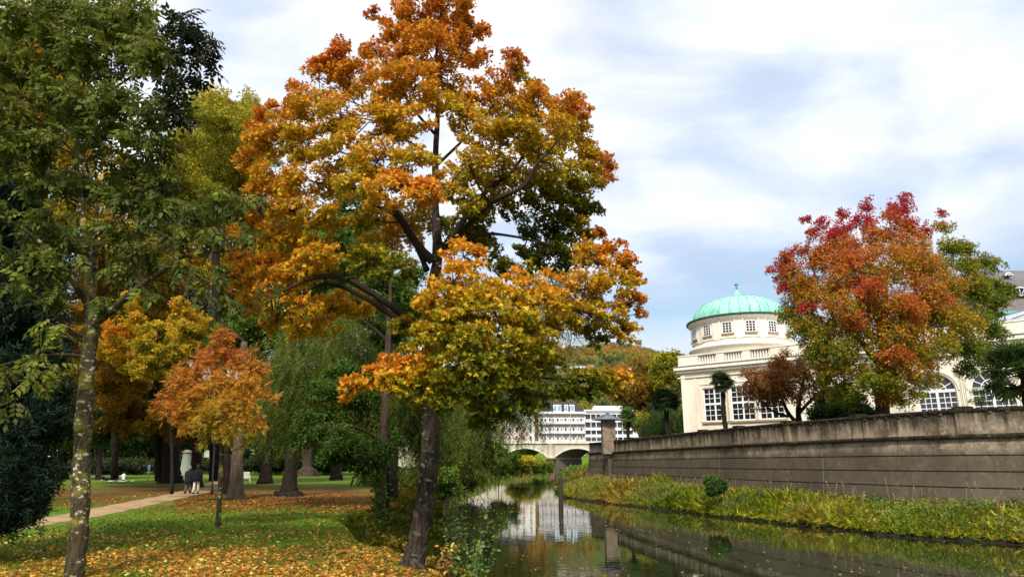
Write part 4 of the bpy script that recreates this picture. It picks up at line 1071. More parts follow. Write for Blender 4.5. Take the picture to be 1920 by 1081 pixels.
# ================= 1. big orange maple =================
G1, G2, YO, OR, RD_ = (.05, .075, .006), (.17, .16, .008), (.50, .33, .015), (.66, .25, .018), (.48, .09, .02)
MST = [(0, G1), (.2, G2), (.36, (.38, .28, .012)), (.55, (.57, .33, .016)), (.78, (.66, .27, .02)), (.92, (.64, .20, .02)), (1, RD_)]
YM = 13.7
tr_ = [TP(772, 1066, YM, .27), TP(778, 1035, YM, .215), TP(788, 990, YM, .19), TP(797, 930, YM, .185), TP(805, 860, YM, .18), TP(806, 760, YM, .165), TP(803, 680, YM, .15), TP(808, 600, YM, .135), TP(812, 540, YM, .125), TP(820, 480, YM, .115), TP(816, 380, YM, .085), TP(817, 280, YM, .065), TP(821, 200, YM, .05), TP(818, 110, YM, .038), TP(825, 40, YM, .025), TP(830, -40, YM, .015)]
lm = [
 [TP(800, 625, YM, .09), TP(750, 585, YM - .4, .072), TP(690, 545, YM - .8, .06), TP(640, 520, YM - 1.1, .048), TP(590, 520, YM - 1.3, .045), TP(530, 545, YM - 1.5, .02)],
 [TP(798, 640, YM, .085), TP(745, 598, YM - .1, .065), TP(680, 555, YM - .1, .05), TP(620, 532, YM - .1, .045), TP(575, 545, YM - .1, .03), TP(545, 590, YM - .1, .014)],
 [TP(812, 490, YM, .10), TP(780, 455, YM - .2, .085), TP(748, 405, YM - .5, .07), TP(730, 380, YM - .6, .065), TP(690, 320, YM - 1, .045), TP(650, 270, YM - 1.2, .025)],
 [TP(800, 505, YM, .07), TP(770, 440, YM + .5, .05), TP(725, 395, YM + .8, .035), TP(640, 395, YM + 1, .02)],
 [TP(822, 480, YM, .1), TP(860, 425, YM + .2, .07), TP(910, 360, YM + .4, .06), TP(960, 320, YM + .5, .04), TP(1010, 250, YM + .6, .02)],
 [TP(850, 450, YM, .06), TP(920, 380, YM - .6, .055), TP(980, 350, YM - .9, .045), TP(1005, 310, YM - 1, .03), TP(1050, 260, YM - 1.1, .015)],
 [TP(835, 470, YM, .05), TP(900, 440, YM, .04), TP(960, 442, YM, .03), TP(1040, 460, YM, .018)],
 [TP(815, 250, YM, .04), TP(780, 210, YM - .3, .03), TP(740, 150, YM - .5, .02), TP(700, 90, YM - .6, .012)],
 [TP(818, 300, YM, .04), TP(760, 260, YM + .3, .03), TP(680, 200, YM + .5, .02), TP(600, 170, YM + .5, .012)],
 [TP(818, 310, YM, .04), TP(870, 260, YM, .03), TP(930, 190, YM, .02), TP(960, 130, YM, .012)],
 [TP(806, 700, YM, .07), TP(850, 660, YM - .6, .05), TP(910, 640, YM - 1, .035), TP(980, 700, YM - 1.3, .025), TP(1080, 710, YM - 1.4, .014)],
 [TP(808, 560, YM, .07), TP(900, 560, YM - .5, .05), TP(1000, 560, YM - .7, .035), TP(1100, 540, YM - .8, .02)],
 [TP(805, 690, YM, .04), TP(770, 700, YM - .9, .03), TP(720, 710, YM - 1.4, .018), TP(670, 715, YM - 1.6, .01)],
]
mc = []
def mcl(lst):
    for q_ in lst:
        px, py, r, dY = q_[:4]; r *= 1.04; mc.append(C_(px, py, r, YM + dY, q_[4] if len(q_) > 4 else None))
mcl([ # top
 (835, 15, 46, 0, .8), (790, 25, 46, -.3, .82), (745, 48, 36, -.5, .85), (700, 28, 15, -.4, .9), (855, 8, 28, .2, .8), (885, 50, 26, .3, .8), (905, 62, 16, .3, .9), (800, 90, 52, -.4, .78), (760, 110, 40, -.6, .78), (700, 95, 26, -.5, .85), (850, 75, 40, .4, .8),
 (640, 85, 22, .4, .95), (632, 120, 38, .3, .88), (600, 130, 30, .2, .85), (670, 150, 42, .4, .75), (720, 160, 46, -.6, .7), (780, 160, 52, -.8, .68), (840, 150, 38, .5, .72), (885, 105, 30, .4, .85), (960, 110, 26, .4, .9), (975, 140, 20, .6, .5), (930, 160, 34, .3, .78), (900, 190, 36, 0, .7), (1000, 160, 15, .8, .35),
 (560, 175, 30, .4, .85), (530, 200, 24, .5, .85), (590, 200, 42, -.2, .66), (640, 210, 48, -.7, .6), (700, 220, 50, -1, .6), (760, 230, 46, -1, .62), (860, 210, 44, -.5, .5), (545, 235, 36, .3, .6), (490, 220, 20, .8, .9), (480, 255, 26, .7, .75), (510, 270, 40, .4, .6),
 (960, 200, 44, .5, .6), (1010, 190, 42, .4, .66), (1060, 195, 36, .3, .75), (1090, 215, 24, .2, .85), (1085, 250, 30, .5, .55), (1030, 245, 50, -.4, .55), (970, 260, 50, -.8, .45), (905, 255, 46, -.7, .55), (1090, 290, 34, .6, .5), (1128, 305, 24, .4, .85), (1135, 335, 20, .5, .85), (1100, 340, 36, .2, .35),
 # middle left
 (580, 270, 46, -.4, .5), (640, 285, 50, -1.2, .5), (710, 300, 50, -1.6, .55), (770, 300, 44, -1.5, .5), (470, 300, 28, .5, .72), (520, 330, 44, 0, .66), (590, 340, 48, -1, .6), (660, 350, 46, -1.8, .45), (730, 355, 50, -2.2, .72), (790, 360, 44, -2.0, .8), (830, 350, 36, -1.2, .5), (490, 370, 40, .2, .7), (550, 395, 46, -.8, .62), (610, 410, 40, -1, .5), (680, 405, 34, .5, .4), (470, 430, 40, .4, .66), (530, 450, 42, -.4, .6), (590, 460, 30, -.8, .5), (740, 440, 46, 1.6, .62), (770, 400, 40, 1.5, .5), (700, 470, 36, 1.8, .4),
 (455, 480, 30, .2, .72), (500, 500, 40, -.6, .72), (560, 505, 40, -1.2, .62), (610, 480, 36, -1.3, .6), (460, 530, 32, .2, .7), (520, 545, 38, -.8, .7), (575, 580, 34, -1, .62), (620, 565, 36, .5, .6), (660, 570, 36, .8, .55), (520, 600, 30, -.3, .55), (560, 620, 26, -.5, .52), (610, 610, 24, -.4, .58), (470, 570, 26, .3, .6), (690, 490, 40, -1.9, .22), (750, 500, 38, -2.1, .18), (780, 620, 18, -1.3, .5), (960, 395, 22, .6, .2), (930, 375, 26, .3, .3), (975, 470, 16, .6, .05), (945, 500, 24, .3, .1), (985, 505, 20, .4, .3), (910, 470, 26, .8, .2),
 # middle right
 (880, 310, 46, -1, .45), (930, 330, 44, .8, .4), (980, 310, 44, .5, .4), (1040, 310, 46, -.6, .42), (1060, 360, 44, .4, .25), (1100, 380, 34, .8, .15), (1010, 370, 38, .7, .2), (860, 380, 40, -.9, .35), (900, 400, 36, .6, .3), (850, 430, 40, .9, .25), (890, 440, 34, 1, .15), (1000, 430, 36, 1.1, .02), (1050, 430, 40, 1, .05), (1090, 430, 30, .8, .35), (1120, 435, 16, .6, .9), (1060, 480, 42, .7, .05), (1010, 480, 34, .9, .02), (1110, 480, 36, .2, .55),
 (1150, 480, 34, 0, .8), (1180, 490, 24, 0, .9), (1190, 520, 22, .2, .8), (1150, 530, 38, -.3, .5), (1100, 530, 38, -.6, .6), (1180, 570, 30, .2, .75), (1200, 585, 14, .2, .9), (1140, 590, 40, -.3, .45), (1090, 590, 40, -.6, .45), (1165, 620, 32, 0, .55), (1110, 630, 30, .2, .25), (1040, 540, 40, -.8, .62), (1060, 590, 30, .6, .3),
 # centre front
 (870, 480, 44, -2.2, .72), (850, 530, 48, -2.6, .62), (900, 540, 48, -2.4, .55), (820, 570, 44, -2.2, .55), (870, 590, 50, -2.7, .42), (930, 590, 48, -2.5, .42), (980, 540, 44, -2, .62), (990, 590, 46, -2.2, .4), (1030, 560, 36, -1.6, .6), (830, 620, 46, -2.4, .4), (890, 640, 50, -2.8, .3), (950, 650, 48, -2.6, .3), (1010, 640, 40, -2, .35), (760, 610, 26, -1.4, .3),
 (800, 660, 44, -2, .35), (850, 690, 48, -2.6, .25), (910, 700, 48, -2.7, .18), (970, 710, 44, -2.4, .18), (780, 690, 38, -2.3, .66), (740, 680, 28, -2.2, .78), (700, 705, 30, -2.0, .72), (665, 720, 24, -1.9, .78), (650, 745, 13, -1.8, .8), (740, 715, 36, -2.2, .5), (790, 730, 38, -2.3, .32), (860, 740, 44, -2.4, .18), (920, 755, 42, -2.4, .1), (970, 765, 36, -2.2, .06), (900, 790, 26, -2, .1), (1000, 740, 34, -1.8, .05),
 (1060, 725, 32, -1.4, .08), (1095, 715, 32, -1.4, .15), (1130, 712, 30, -1.3, .25), (1165, 706, 20, -1.2, .65), (1110, 740, 22, -1.3, .08), (1150, 730, 16, -1.2, .4), (900, 670, 46, -.6, .3), (960, 690, 46, -.4, .25), (850, 650, 46, -.4, .3), (1000, 610, 44, .4, .35), (930, 620, 46, .5, .35), (860, 600, 46, .6, .4), (1030, 680, 32, -.8, .2),
])
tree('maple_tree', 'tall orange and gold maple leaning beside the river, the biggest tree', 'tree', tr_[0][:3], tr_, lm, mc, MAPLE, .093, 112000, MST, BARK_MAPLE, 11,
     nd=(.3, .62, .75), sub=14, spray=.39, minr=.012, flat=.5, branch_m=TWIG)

# ================= 2. lichen spotted tree, left foreground =================
YA = 12.2
def AT(px, py, dY, r): return TP(px, py, YA + dY, r)
tA = [AT(138, 1100, 0, .165), AT(143, 1040, 0, .155), AT(150, 960, 0, .15), AT(153, 860, 0, .145), AT(158, 770, 0, .14), AT(165, 680, 0, .13), AT(172, 610, 0, .125), AT(166, 560, 0, .085), AT(165, 500, 0, .075), AT(160, 450, 0, .07), AT(152, 380, 0, .055), AT(143, 300, -.1, .045), AT(147, 240, -.2, .035), AT(155, 180, -.3, .026), AT(163, 100, -.4, .018), AT(165, 30, -.5, .01)]
lA = [
 [AT(172, 610, 0, .08), AT(195, 595, -.2, .06), AT(245, 550, -.6, .055), AT(300, 510, -1.0, .05), AT(345, 480, -1.3, .035), AT(420, 470, -1.6, .022), AT(460, 462, -1.8, .012)],
 [AT(300, 510, -1, .03), AT(340, 505, -1.2, .02), AT(400, 530, -1.5, .015), AT(450, 545, -1.7, .008)],
 [AT(168, 590, 0, .075), AT(178, 500, .3, .055), AT(178, 430, .4, .05), AT(180, 380, .4, .035), AT(160, 300, .5, .025)],
 [AT(165, 570, 0, .06), AT(130, 520, -.3, .045), AT(100, 480, -.6, .035), AT(60, 440, -.9, .025), AT(0, 400, -1.2, .015)],
 [AT(160, 640, 0, .06), AT(125, 615, -.2, .045), AT(100, 580, -.5, .035), AT(75, 560, -.7, .03), AT(20, 530, -1, .018)],
 [AT(160, 668, 0, .035), AT(110, 664, -.3, .028), AT(50, 672, -.8, .02), AT(-20, 690, -1.2, .012)],
 [AT(160, 215, -.3, .03), AT(200, 175, -.7, .025), AT(250, 140, -1.1, .02), AT(290, 95, -1.4, .012)],
 [AT(157, 205, -.3, .03), AT(125, 150, -.5, .02), AT(95, 90, -.7, .014), AT(85, 40, -.8, .008)],
 [AT(155, 300, 0, .025), AT(100, 250, -.4, .02), AT(50, 220, -.8, .014), AT(0, 180, -1, .01)],
 [AT(160, 270, 0, .03), AT(220, 250, -.6, .022), AT(270, 245, -.9, .018), AT(310, 205, -1.2, .01)],
 [AT(170, 450, .2, .03), AT(230, 400, -.4, .022), AT(280, 360, -.8, .014), AT(330, 340, -1, .01)],
]
ac = []
for q_ in [(60, 40, 60, -.9), (130, 30, 60, -1), (200, 40, 60, -1.2), (260, 30, 55, -1.4), (90, 100, 60, -.6), (170, 110, 60, -1.1), (240, 110, 56, -1.3), (300, 70, 46, -1.8), (340, 40, 30, -2, .02), (370, 60, 34, -2.1, .0), (395, 85, 20, -2.2, .0), (360, 100, 32, -2.1, .02), (380, 120, 20, -2.2, 0), (300, 130, 50, -1.7), (340, 150, 30, -1.9, .05),
           (30, 130, 60, -.8), (100, 180, 56, -.6), (170, 190, 46, -1.2), (240, 190, 56, -1.5), (300, 190, 36, -1.7), (330, 210, 26, -1.8, .05), (20, 220, 56, -1), (80, 260, 50, -.7), (210, 250, 50, -1), (270, 260, 46, -1.4), (340, 215, 20, -1.8, .04), (230, 310, 46, -.9), (280, 330, 44, -1.2), (30, 290, 34, -1), (90, 330, 40, -.4), (10, 380, 22, -1.2), (240, 370, 40, -.8), (300, 380, 30, -1.3), (350, 385, 30, -1.5), (410, 365, 28, -1.7), (450, 380, 28, -1.8), (488, 375, 18, -1.9, .2), (340, 435, 30, -1.4), (395, 440, 26, -1.6), (455, 430, 24, -1.8),
           (70, 400, 24, -.9), (110, 430, 44, -.5), (40, 470, 24, -1.1), (100, 490, 40, -.7), (230, 440, 44, -.7), (280, 470, 30, -1), (350, 500, 26, -1.4), (400, 500, 20, -1.6), (425, 550, 24, -1.7), (370, 545, 18, -1.5), (500, 535, 18, -1.9, .2), (510, 560, 15, -1.9, .2), (230, 500, 30, -.6), (280, 540, 20, -.9), (35, 530, 24, -1), (100, 545, 24, -.7), (100, 610, 24, -.8, .6), (60, 665, 20, -1.1, .6), (105, 690, 26, -.9, .62), (80, 700, 20, -1.1, .6), (10, 700, 22, -1.3, .45), (20, 745, 18, -1.3, .45), (200, 560, 24, -.4), (60, 330, 18, -1), (150, 340, 34, .3), (200, 340, 34, .4), (-20, 60, 60, -.6), (-10, 290, 34, -1), (-20, 450, 22, -1.2)]:
    ac.append(C_(q_[0], q_[1], q_[2] * .78, YA + q_[3], q_[4] if len(q_) > 4 else None))
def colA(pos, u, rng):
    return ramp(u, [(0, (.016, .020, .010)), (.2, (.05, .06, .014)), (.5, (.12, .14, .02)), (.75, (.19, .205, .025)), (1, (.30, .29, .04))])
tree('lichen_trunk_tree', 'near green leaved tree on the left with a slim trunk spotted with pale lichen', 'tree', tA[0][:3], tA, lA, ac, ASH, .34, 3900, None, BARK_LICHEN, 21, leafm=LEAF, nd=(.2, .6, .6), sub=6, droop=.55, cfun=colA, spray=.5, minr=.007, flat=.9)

# ================= 3. yew, young orange tree =================
yw = []
rng = np.random.default_rng(5)
YW = 14.5
for i in range(420):
    t = rng.uniform(0, 1); py = 335 + t * 660
    edge = np.interp(py, [335, 400, 500, 600, 700, 800, 880, 920, 960, 1000, 1030], [45, 80, 105, 118, 125, 122, 112, 90, 78, 48, 12])
    px = edge - rng.uniform(12, 210) ** 1.0; yw.append(C_(px, py, rng.uniform(22, 34), YW + rng.uniform(-.9, .9) * (1 if px < 40 else .5), None))
yb = gp(-60, 1040, LAWN)
yt = [(yb.x, YW, LAWN, .2), (yb.x + .1, YW, 2.5, .17), (yb.x + .1, YW, 4.2, .12), (yb.x + .1, YW, 6.5, .05)]
tree('yew_tree', 'dark blue green columnar yew at the left edge of the lawn', 'tree', yt[0][:3], yt, [], yw, NEEDLE, .15, 44000, [(0, (.004, .010, .005)), (.4, (.009, .026, .011)), (.8, (.020, .052, .02)), (1, (.04, .085, .03))], BARK_DARK, 31, leafm=LEAF_D, nd=(.7, .4, .6), sub=7, spray=.6, twigs=False, flat=1.2)

YO_ = gp(410, 990, LAWN).y
o_t = [TP(409, 991, YO_, .10), TP(410, 960, YO_, .075), TP(413, 900, YO_, .07), TP(417, 820, YO_, .06), TP(415, 740, YO_, .045), TP(418, 670, YO_, .02), TP(419, 610, YO_, .008)]
oc = []
for q_ in [(455, 835, 9, -.3, .35), (380, 825, 12, -.5, .3), (288, 772, 9, -.4, .85), (512, 745, 9, .2, .8), (503, 690, 9, .2, .85), (335, 690, 10, 0, .85), (375, 660, 12, 0, .9), (470, 660, 12, .3, .85), (420, 628, 22, 0, .95), (410, 660, 28, 0, .9), (440, 675, 26, .2, .85), (385, 685, 30, -.3, .85), (470, 690, 26, .3, .75), (350, 710, 32, -.4, .8), (410, 710, 34, -.5, .7), (455, 720, 34, -.3, .7), (320, 740, 26, -.3, .85), (365, 745, 34, -.6, .7), (415, 755, 34, -.8, .55), (465, 755, 32, -.4, .6), (495, 735, 16, .2, .75), (335, 775, 26, -.5, .85), (300, 765, 12, -.3, .9), (380, 785, 28, -.7, .45), (440, 790, 30, -.6, .5), (480, 790, 20, -.3, .7), (395, 812, 20, -.6, .35), (425, 818, 18, -.6, .4), (350, 800, 16, -.5, .7), (490, 700, 14, .5, .8), (430, 740, 30, .8, .6), (370, 730, 28, .8, .7)]:
    oc.append(C_(q_[0], q_[1], q_[2], YO_ + q_[3], q_[4]))
FST = [(0, (.16, .16, .015)), (.35, (.42, .30, .03)), (.55, (.56, .31, .03)), (.8, (.54, .22, .03)), (1, (.46, .14, .03))]
tree('young_orange_tree', 'small young tree with fine orange brown leaves on a thin trunk in the lawn', 'tree', o_t[0][:3], o_t, [], [(a, b, c, d * .68, e) for a, b, c, d, e in oc], FERN, .22, 4600, FST, BARK_LICHEN, 41, nd=(.3, .6, .7), sub=9, droop=.05, spray=.5, minr=.008, flat=1.5)

# ================= 4. park trees behind =================
def gz(px, py): p = gp(px, py, LAWN); return p.y
def trunk_to(px0, py0, r0, px1, py1, r1, Y=None, flare=1.6, mid=None, z0=LAWN):
    b_ = gp(px0, py0, z0) if Y is None else at(px0, py0, Y); Y = b_.y; t_ = at(px1, py1, Y)
    P = [(b_.x, Y, b_.z - .1, r0 * flare), (b_.x + .0, Y, b_.z + r0 * .9, r0 * 1.18)]
    if not mid: P.append((b_.x + (t_.x - b_.x) * .15, Y, b_.z + (t_.z - b_.z) * .15, r0))
    for m_ in (mid or []): P.append(TP(m_[0], m_[1], Y, m_[2]))
    
    if not mid: P.append((b_.x + (t_.x - b_.x) * .6, Y, b_.z + (t_.z - b_.z) * .6, (r0 + r1) / 2))
    P.append((t_.x, Y, t_.z, r1))
    return P
GOLD = [(0, (.10, .09, .008)), (.3, (.28, .22, .014)), (.6, (.58, .38, .022)), (.85, (.64, .36, .022)), (1, (.62, .22, .02))]
OLIVE = [(0, (.07, .08, .008)), (.35, (.20, .19, .012)), (.7, (.40, .34, .02)), (1, (.54, .36, .022))]
BROWN = [(0, (.09, .07, .01)), (.35, (.24, .15, .015)), (.7, (.44, .22, .02)), (1, (.52, .20, .022))]
DGREEN = [(0, (.02, .035, .008)), (.4, (.035, .075, .012)), (.8, (.06, .12, .018)), (1, (.10, .15, .02))]
LGREEN = [(0, (.05, .085, .01)), (.4, (.09, .16, .015)), (.8, (.15, .22, .02)), (1, (.24, .26, .025))]
WILLOWC = [(0, (.03, .05, .008)), (.35, (.08, .105, .014)), (.7, (.16, .18, .022)), (1, (.34, .32, .04))]
def park(name, label, cat, tp, crowns, leaf, ls, n, stops, bark, seed, **k):
    cl = []
    for i, c in enumerate(crowns): cl += ell(*c[:5], c[5], c[6], seed * 10 + i, **(c[7] if len(c) > 7 else {}))
    k.setdefault('sub', 6); k.setdefault('spray', .55); k.setdefault('minr', .03); k.setdefault('leafm', LEAF); k.setdefault('limb_r', .12)
    return tree(name, label, cat, tp[0][:3], tp, k.pop('limbs', []), cl, leaf, ls, n, stops, bark, seed, **k)
Yt = gz(440, 936)
park('park_tree', 'old park tree with broad pale grey trunk behind the young orange tree', 'tree', trunk_to(441, 936, .36, 458, 640, .16, mid=[(446, 850, .31), (452, 740, .24)]), [(390, 300, 110, 150, Yt + 4, 40, 34), (300, 380, 90, 110, Yt + 3, 22, 32)], MSPRIG, .34, 11000, OLIVE, BARK_PALE, 51, branch_m=TWIG)
park('park_tree', 'straight dark trunked tree directly left of the pale trunk', 'tree', trunk_to(424, 927, .22, 400, 560, .10, mid=[(425, 850, .2), (422, 700, .15)]), [(240, 520, 90, 110, gz(424, 927) + 2, 34, 30)], MSPRIG, .32, 9000, BROWN, BARK_DARK, 52, group=None)
Yt = gz(541, 930)
park('park_tree', 'old dark tree with wide flared root foot on the leaf carpet', 'tree', trunk_to(541, 930, .42, 566, 560, .18, flare=2.1, mid=[(546, 860, .36), (556, 720, .28)]), [(500, 640, 90, 90, Yt + 3, 30, 28), (600, 560, 80, 120, Yt + 6, 26, 32)], OSPRIG, .32, 12000, LGREEN, BARK_DARK, 53)
Yt = gz(500, 903)
park('park_tree', 'double stemmed dark park tree beside the white garden chair', 'tree', trunk_to(497, 906, .55, 512, 700, .4), [(450, 480, 130, 110, Yt - 6, 40, 32), (200, 660, 80, 90, Yt - 16, 26, 28)], MSPRIG, .5, 12000, GOLD, BARK_DARK, 54, limbs=[[TP(497, 880, Yt, .4), TP(484, 840, Yt, .34), TP(476, 790, Yt, .3), TP(466, 700, Yt, .2)]])
park('park_tree', 'distant ivy footed tree with spreading roots on the green behind the flared tree', 'tree', trunk_to(576, 892, .8, 574, 700, .5, flare=2.2), [(570, 500, 120, 120, 95, 30, 34)], OSPRIG, .9, 6000, DGREEN, BARK_MID, 55)
park('park_tree', 'dark trunk half hidden in willow leaves right of the ivy footed tree', 'tree', trunk_to(630, 899, .6, 632, 740, .45), [(640, 460, 90, 110, 62, 40, 30), (700, 620, 80, 110, 60, 24, 30)], OSPRIG, .42, 13000, DGREEN, BARK_DARK, 56)
park('park_tree', 'dark trunk standing directly behind the walking couple', 'tree', trunk_to(367, 914, .42, 371, 760, .36), [(330, 640, 75, 75, gz(367, 914) - 8, 30, 24), (340, 780, 60, 25, gz(367, 914) - 2, 10, 22)], MSPRIG, .34, 10000, GOLD, BARK_DARK, 57)
park('park_tree', 'group forming massive dark trunk left of the couple beside the white pillar', 'tree', trunk_to(320, 905, .8, 325, 700, .5), [(270, 740, 110, 60, 68, 34, 30, dict(u=.35)), (200, 780, 60, 45, 66, 16, 26)], OSPRIG, .5, 12000, DGREEN, BARK_DARK, 58)
park('park_tree', 'small crooked tree on the sunny green near the picnic', 'tree', trunk_to(185, 898, .35, 186, 840, .25, flare=1.5), [(180, 800, 60, 40, 90, 20, 24)], OSPRIG, .6, 5000, LGREEN, BARK_DARK, 59)
park('golden_maple', 'golden brown maple filling the space behind the lichen spotted trunk', 'tree', [TP(215, 897, 60, .3), TP(215, 800, 60, .27), TP(215, 650, 60, .2), TP(210, 500, 60, .1)], [(210, 640, 85, 110, 50, 46, 22, dict(u=.5)), (220, 770, 80, 45, 55, 22, 20, dict(u=.2)), (320, 790, 50, 35, 58, 14, 18, dict(u=.3))], MSPRIG, .36, 17000, BROWN, BARK_DARK, 60)
park('golden_maple', 'small golden yellow maple glowing left of the young orange tree', 'tree', [TP(322, 925, 36, .09), TP(320, 800, 36, .08), TP(290, 700, 33, .07), TP(303, 600, 31, .03)], [(300, 650, 60, 78, 31, 34, 13, dict(u=.38)), (350, 610, 55, 45, 33, 16, 13, dict(u=.6)), (235, 620, 45, 80, 34, 20, 14, dict(u=.75))], MSPRIG, .19, 9500, GOLD, BARK_DARK, 67, minr=.015)
park('golden_maple', 'tall yellow gold maple rising above the upper left park trees', 'tree', [TP(405, 900, 58, .55), TP(405, 600, 58, .4), TP(404, 400, 58, .3), TP(405, 230, 58, .1)], [(400, 275, 75, 95, 58, 50, 26, dict(u=.45)), (480, 260, 50, 60, 62, 22, 22, dict(u=.7))], MSPRIG, .48, 13000, OLIVE, BARK_DARK, 61)
park('golden_maple', 'orange tree mostly covered by near leaves at the upper left corner', 'tree', [TP(30, 900, 36, .35), TP(30, 600, 36, .3), TP(30, 300, 36, .2), TP(30, 100, 36, .1)], [(40, 170, 110, 150, 34, 50, 34, dict(u=.75)), (130, 350, 100, 130, 36, 40, 32, dict(u=.5))], MSPRIG, .34, 14000, GOLD, BARK_DARK, 62)
park('park_tree', 'bushy green tree under the yellow foliage beside the sunny green', 'tree', trunk_to(120, 897, .4, 120, 820, .3), [(120, 760, 90, 70, 85, 34, 28), (60, 700, 80, 90, 80, 24, 30)], OSPRIG, .6, 8000, LGREEN, BARK_DARK, 63)
park('park_tree', 'dim brown leaved tree between the golden maples', 'tree', [TP(300, 900, 70, .5), TP(300, 700, 70, .4), TP(300, 400, 70, .2)], [(290, 560, 120, 130, 66, 60, 34, dict(u=.25)), (450, 620, 70, 80, 64, 24, 30, dict(u=.45))], MSPRIG, .5, 14000, BROWN, BARK_DARK, 64)
park('park_tree', 'dark background tree closing the view behind the white chair', 'tree', [TP(560, 895, 130, .6), TP(560, 800, 130, .5), TP(560, 700, 130, .3)], [(560, 770, 160, 70, 125, 44, 34)], OSPRIG, 1.0, 9000, OLIVE, BARK_DARK, 65)
park('park_tree', 'broad dark tree at the far end of the sunny green', 'tree', [TP(230, 890, 140, .6), TP(230, 800, 140, .5), TP(230, 700, 140, .3)], [(260, 790, 190, 60, 135, 50, 32, dict(u=.15))], OSPRIG, 1.0, 9000, DGREEN, BARK_DARK, 66)
# ivy stemmed bank tree
Yi = gp(712, 984, LAWN).y
it = [TP(711, 986, Yi, .24), TP(713, 940, Yi, .17), TP(718, 860, Yi, .14), TP(722, 760, Yi, .12), TP(728, 640, Yi, .1), TP(735, 500, Yi, .06)]
il = [[TP(720, 830, Yi, .05), TP(670, 800, Yi - .3, .04), TP(610, 800, Yi - .5, .02)], [TP(728, 640, Yi, .06), TP(680, 600, Yi, .04), TP(620, 590, Yi, .02)]]
ic = ell(680, 835, 75, 38, Yi, 20, 20, 801) + ell(735, 560, 60, 80, Yi + 1, 18, 24, 802) + ell(650, 720, 80, 50, Yi + 1.5, 16, 20, 803) + ell(590, 800, 45, 30, Yi + .5, 8, 18, 804) + [C_(712, py_, 9, Yi - .1) for py_ in range(880, 980, 12)] + ell(640, 470, 55, 60, Yi + 4, 14, 20, 805)
ivt = tree('ivy_bank_tree', 'slim green leaved tree with ivy covered foot on the river bank behind the maple', 'tree', it[0][:3], it, il, ic, OSPRIG, .17, 12000, [(0, (.025, .045, .01)), (.35, (.06, .11, .015)), (.7, (.11, .17, .02)), (1, (.2, .24, .03))], BARK_MID, 71, leafm=LEAF, sub=6, spray=.55, minr=.012, nd=(.3, .6, .7), branch_m=TWIG)

m_ = MB(); m_.tube([TP(722, 978, Yi + .8, 0)[:3], TP(727, 930, Yi + .8, 0)[:3], TP(726, 860, Yi + .8, 0)[:3], TP(722, 780, Yi + .8, 0)[:3]], [.1, .08, .07, .05], 9); m_.build('second_stem', BARK_DARK, ivt)
# willows: hanging strands
def willow(name, label, tp, heads, length, n, stops, seed, bark=BARK_MID, Lsz=1.0):
    rng = np.random.default_rng(seed); e_ = empty(name, tp[0][:3]); tag(e_, label, 'tree'); mb = MB()
    mb.tube([p[:3] for p in tp], [p[3] for p in tp], 10)
    nodes = [p for p in tp[1:]]; P = []; 
    for h in heads:
        px, py, rx, ry, Y, m = h
        c = at(px, py, Y); k = (Y * math.cos(TH) + (c.z - CZ) * math.sin(TH)) / F
        for j in range(m):
            q_ = np.array([c.x + rng.uniform(-1, 1) * rx * k, c.y + rng.uniform(-1, 1) * rx * k * .7, c.z + rng.uniform(-1, 1) * ry * k])
            kk = min(nodes, key=lambda a: (a[0] - q_[0]) ** 2 + (a[1] - q_[1]) ** 2 + (a[2] - q_[2]) ** 2 + (30 if a[2] > q_[2] else 0))
            wood(mb, kk[:3], q_, min(.08, kk[3] * .5), .015, rng, .1, 5, .12, 4); nodes.append((*q_, .03)) if j % 3 == 0 else None
            P.append(q_)
    mb.build('trunk', bark, e_)
    P = np.array(P); per = n // len(P); I = np.repeat(np.arange(len(P)), per); m = len(I)
    off = rng.normal(0, 1, (m, 3)) * np.array([.55, .55, .25]) * Lsz; hang = rng.integers(0, 4, m)
    pos = P[I] + off; pos[:, 2] -= hang * length * .55 * rng.uniform(.3, 1, m); pos[:, 2] = np.maximum(pos[:, 2], .25 + length * .9 * rng.uniform(.8, 1.1, m))
    dirs = np.array([0, 0, -1.0]) + rng.normal(0, .14, (m, 3)); nr = rng.normal(size=(m, 3))
    u = .5 + .16 * wob(pos[:, 0] * .8 + pos[:, 1], pos[:, 2] * .5, .9, seed) + rng.normal(0, .12, m) - .1 * hang
    scatter('crown', STRAND, pos, nr, length * rng.uniform(.7, 1.2, m), ramp(u, stops), LEAF, e_, rng, dirs)
    global NLEAF; NLEAF += m * 15
willow('willow_tree', 'green willow with long hanging twigs between the park lawn and the maple trunk', [TP(735, 940, 36, .3), TP(738, 860, 36, .25), TP(742, 760, 36, .2), TP(740, 620, 36, .12)], [(700, 690, 80, 60, 31, 28), (600, 690, 75, 60, 30, 26), (760, 740, 60, 60, 30, 20), (540, 720, 45, 50, 34, 14), (620, 620, 90, 40, 33, 14)], 1.15, 8500, WILLOWC, 81)
willow('willow_tree', 'willow overhanging the water at the left bank in front of the bridge', [TP(868, 905, 62, .35), TP(865, 840, 62, .3), TP(870, 740, 62, .22), TP(885, 640, 62, .12)], [(858, 760, 50, 50, 60, 24), (918, 725, 36, 40, 66, 12), (965, 745, 28, 20, 68, 4), (1030, 560, 60, 60, 64, 8), (1010, 640, 40, 50, 66, 10), (830, 800, 40, 50, 55, 14)], 2.2, 5200, WILLOWC[1:], 82, Lsz=1.7)
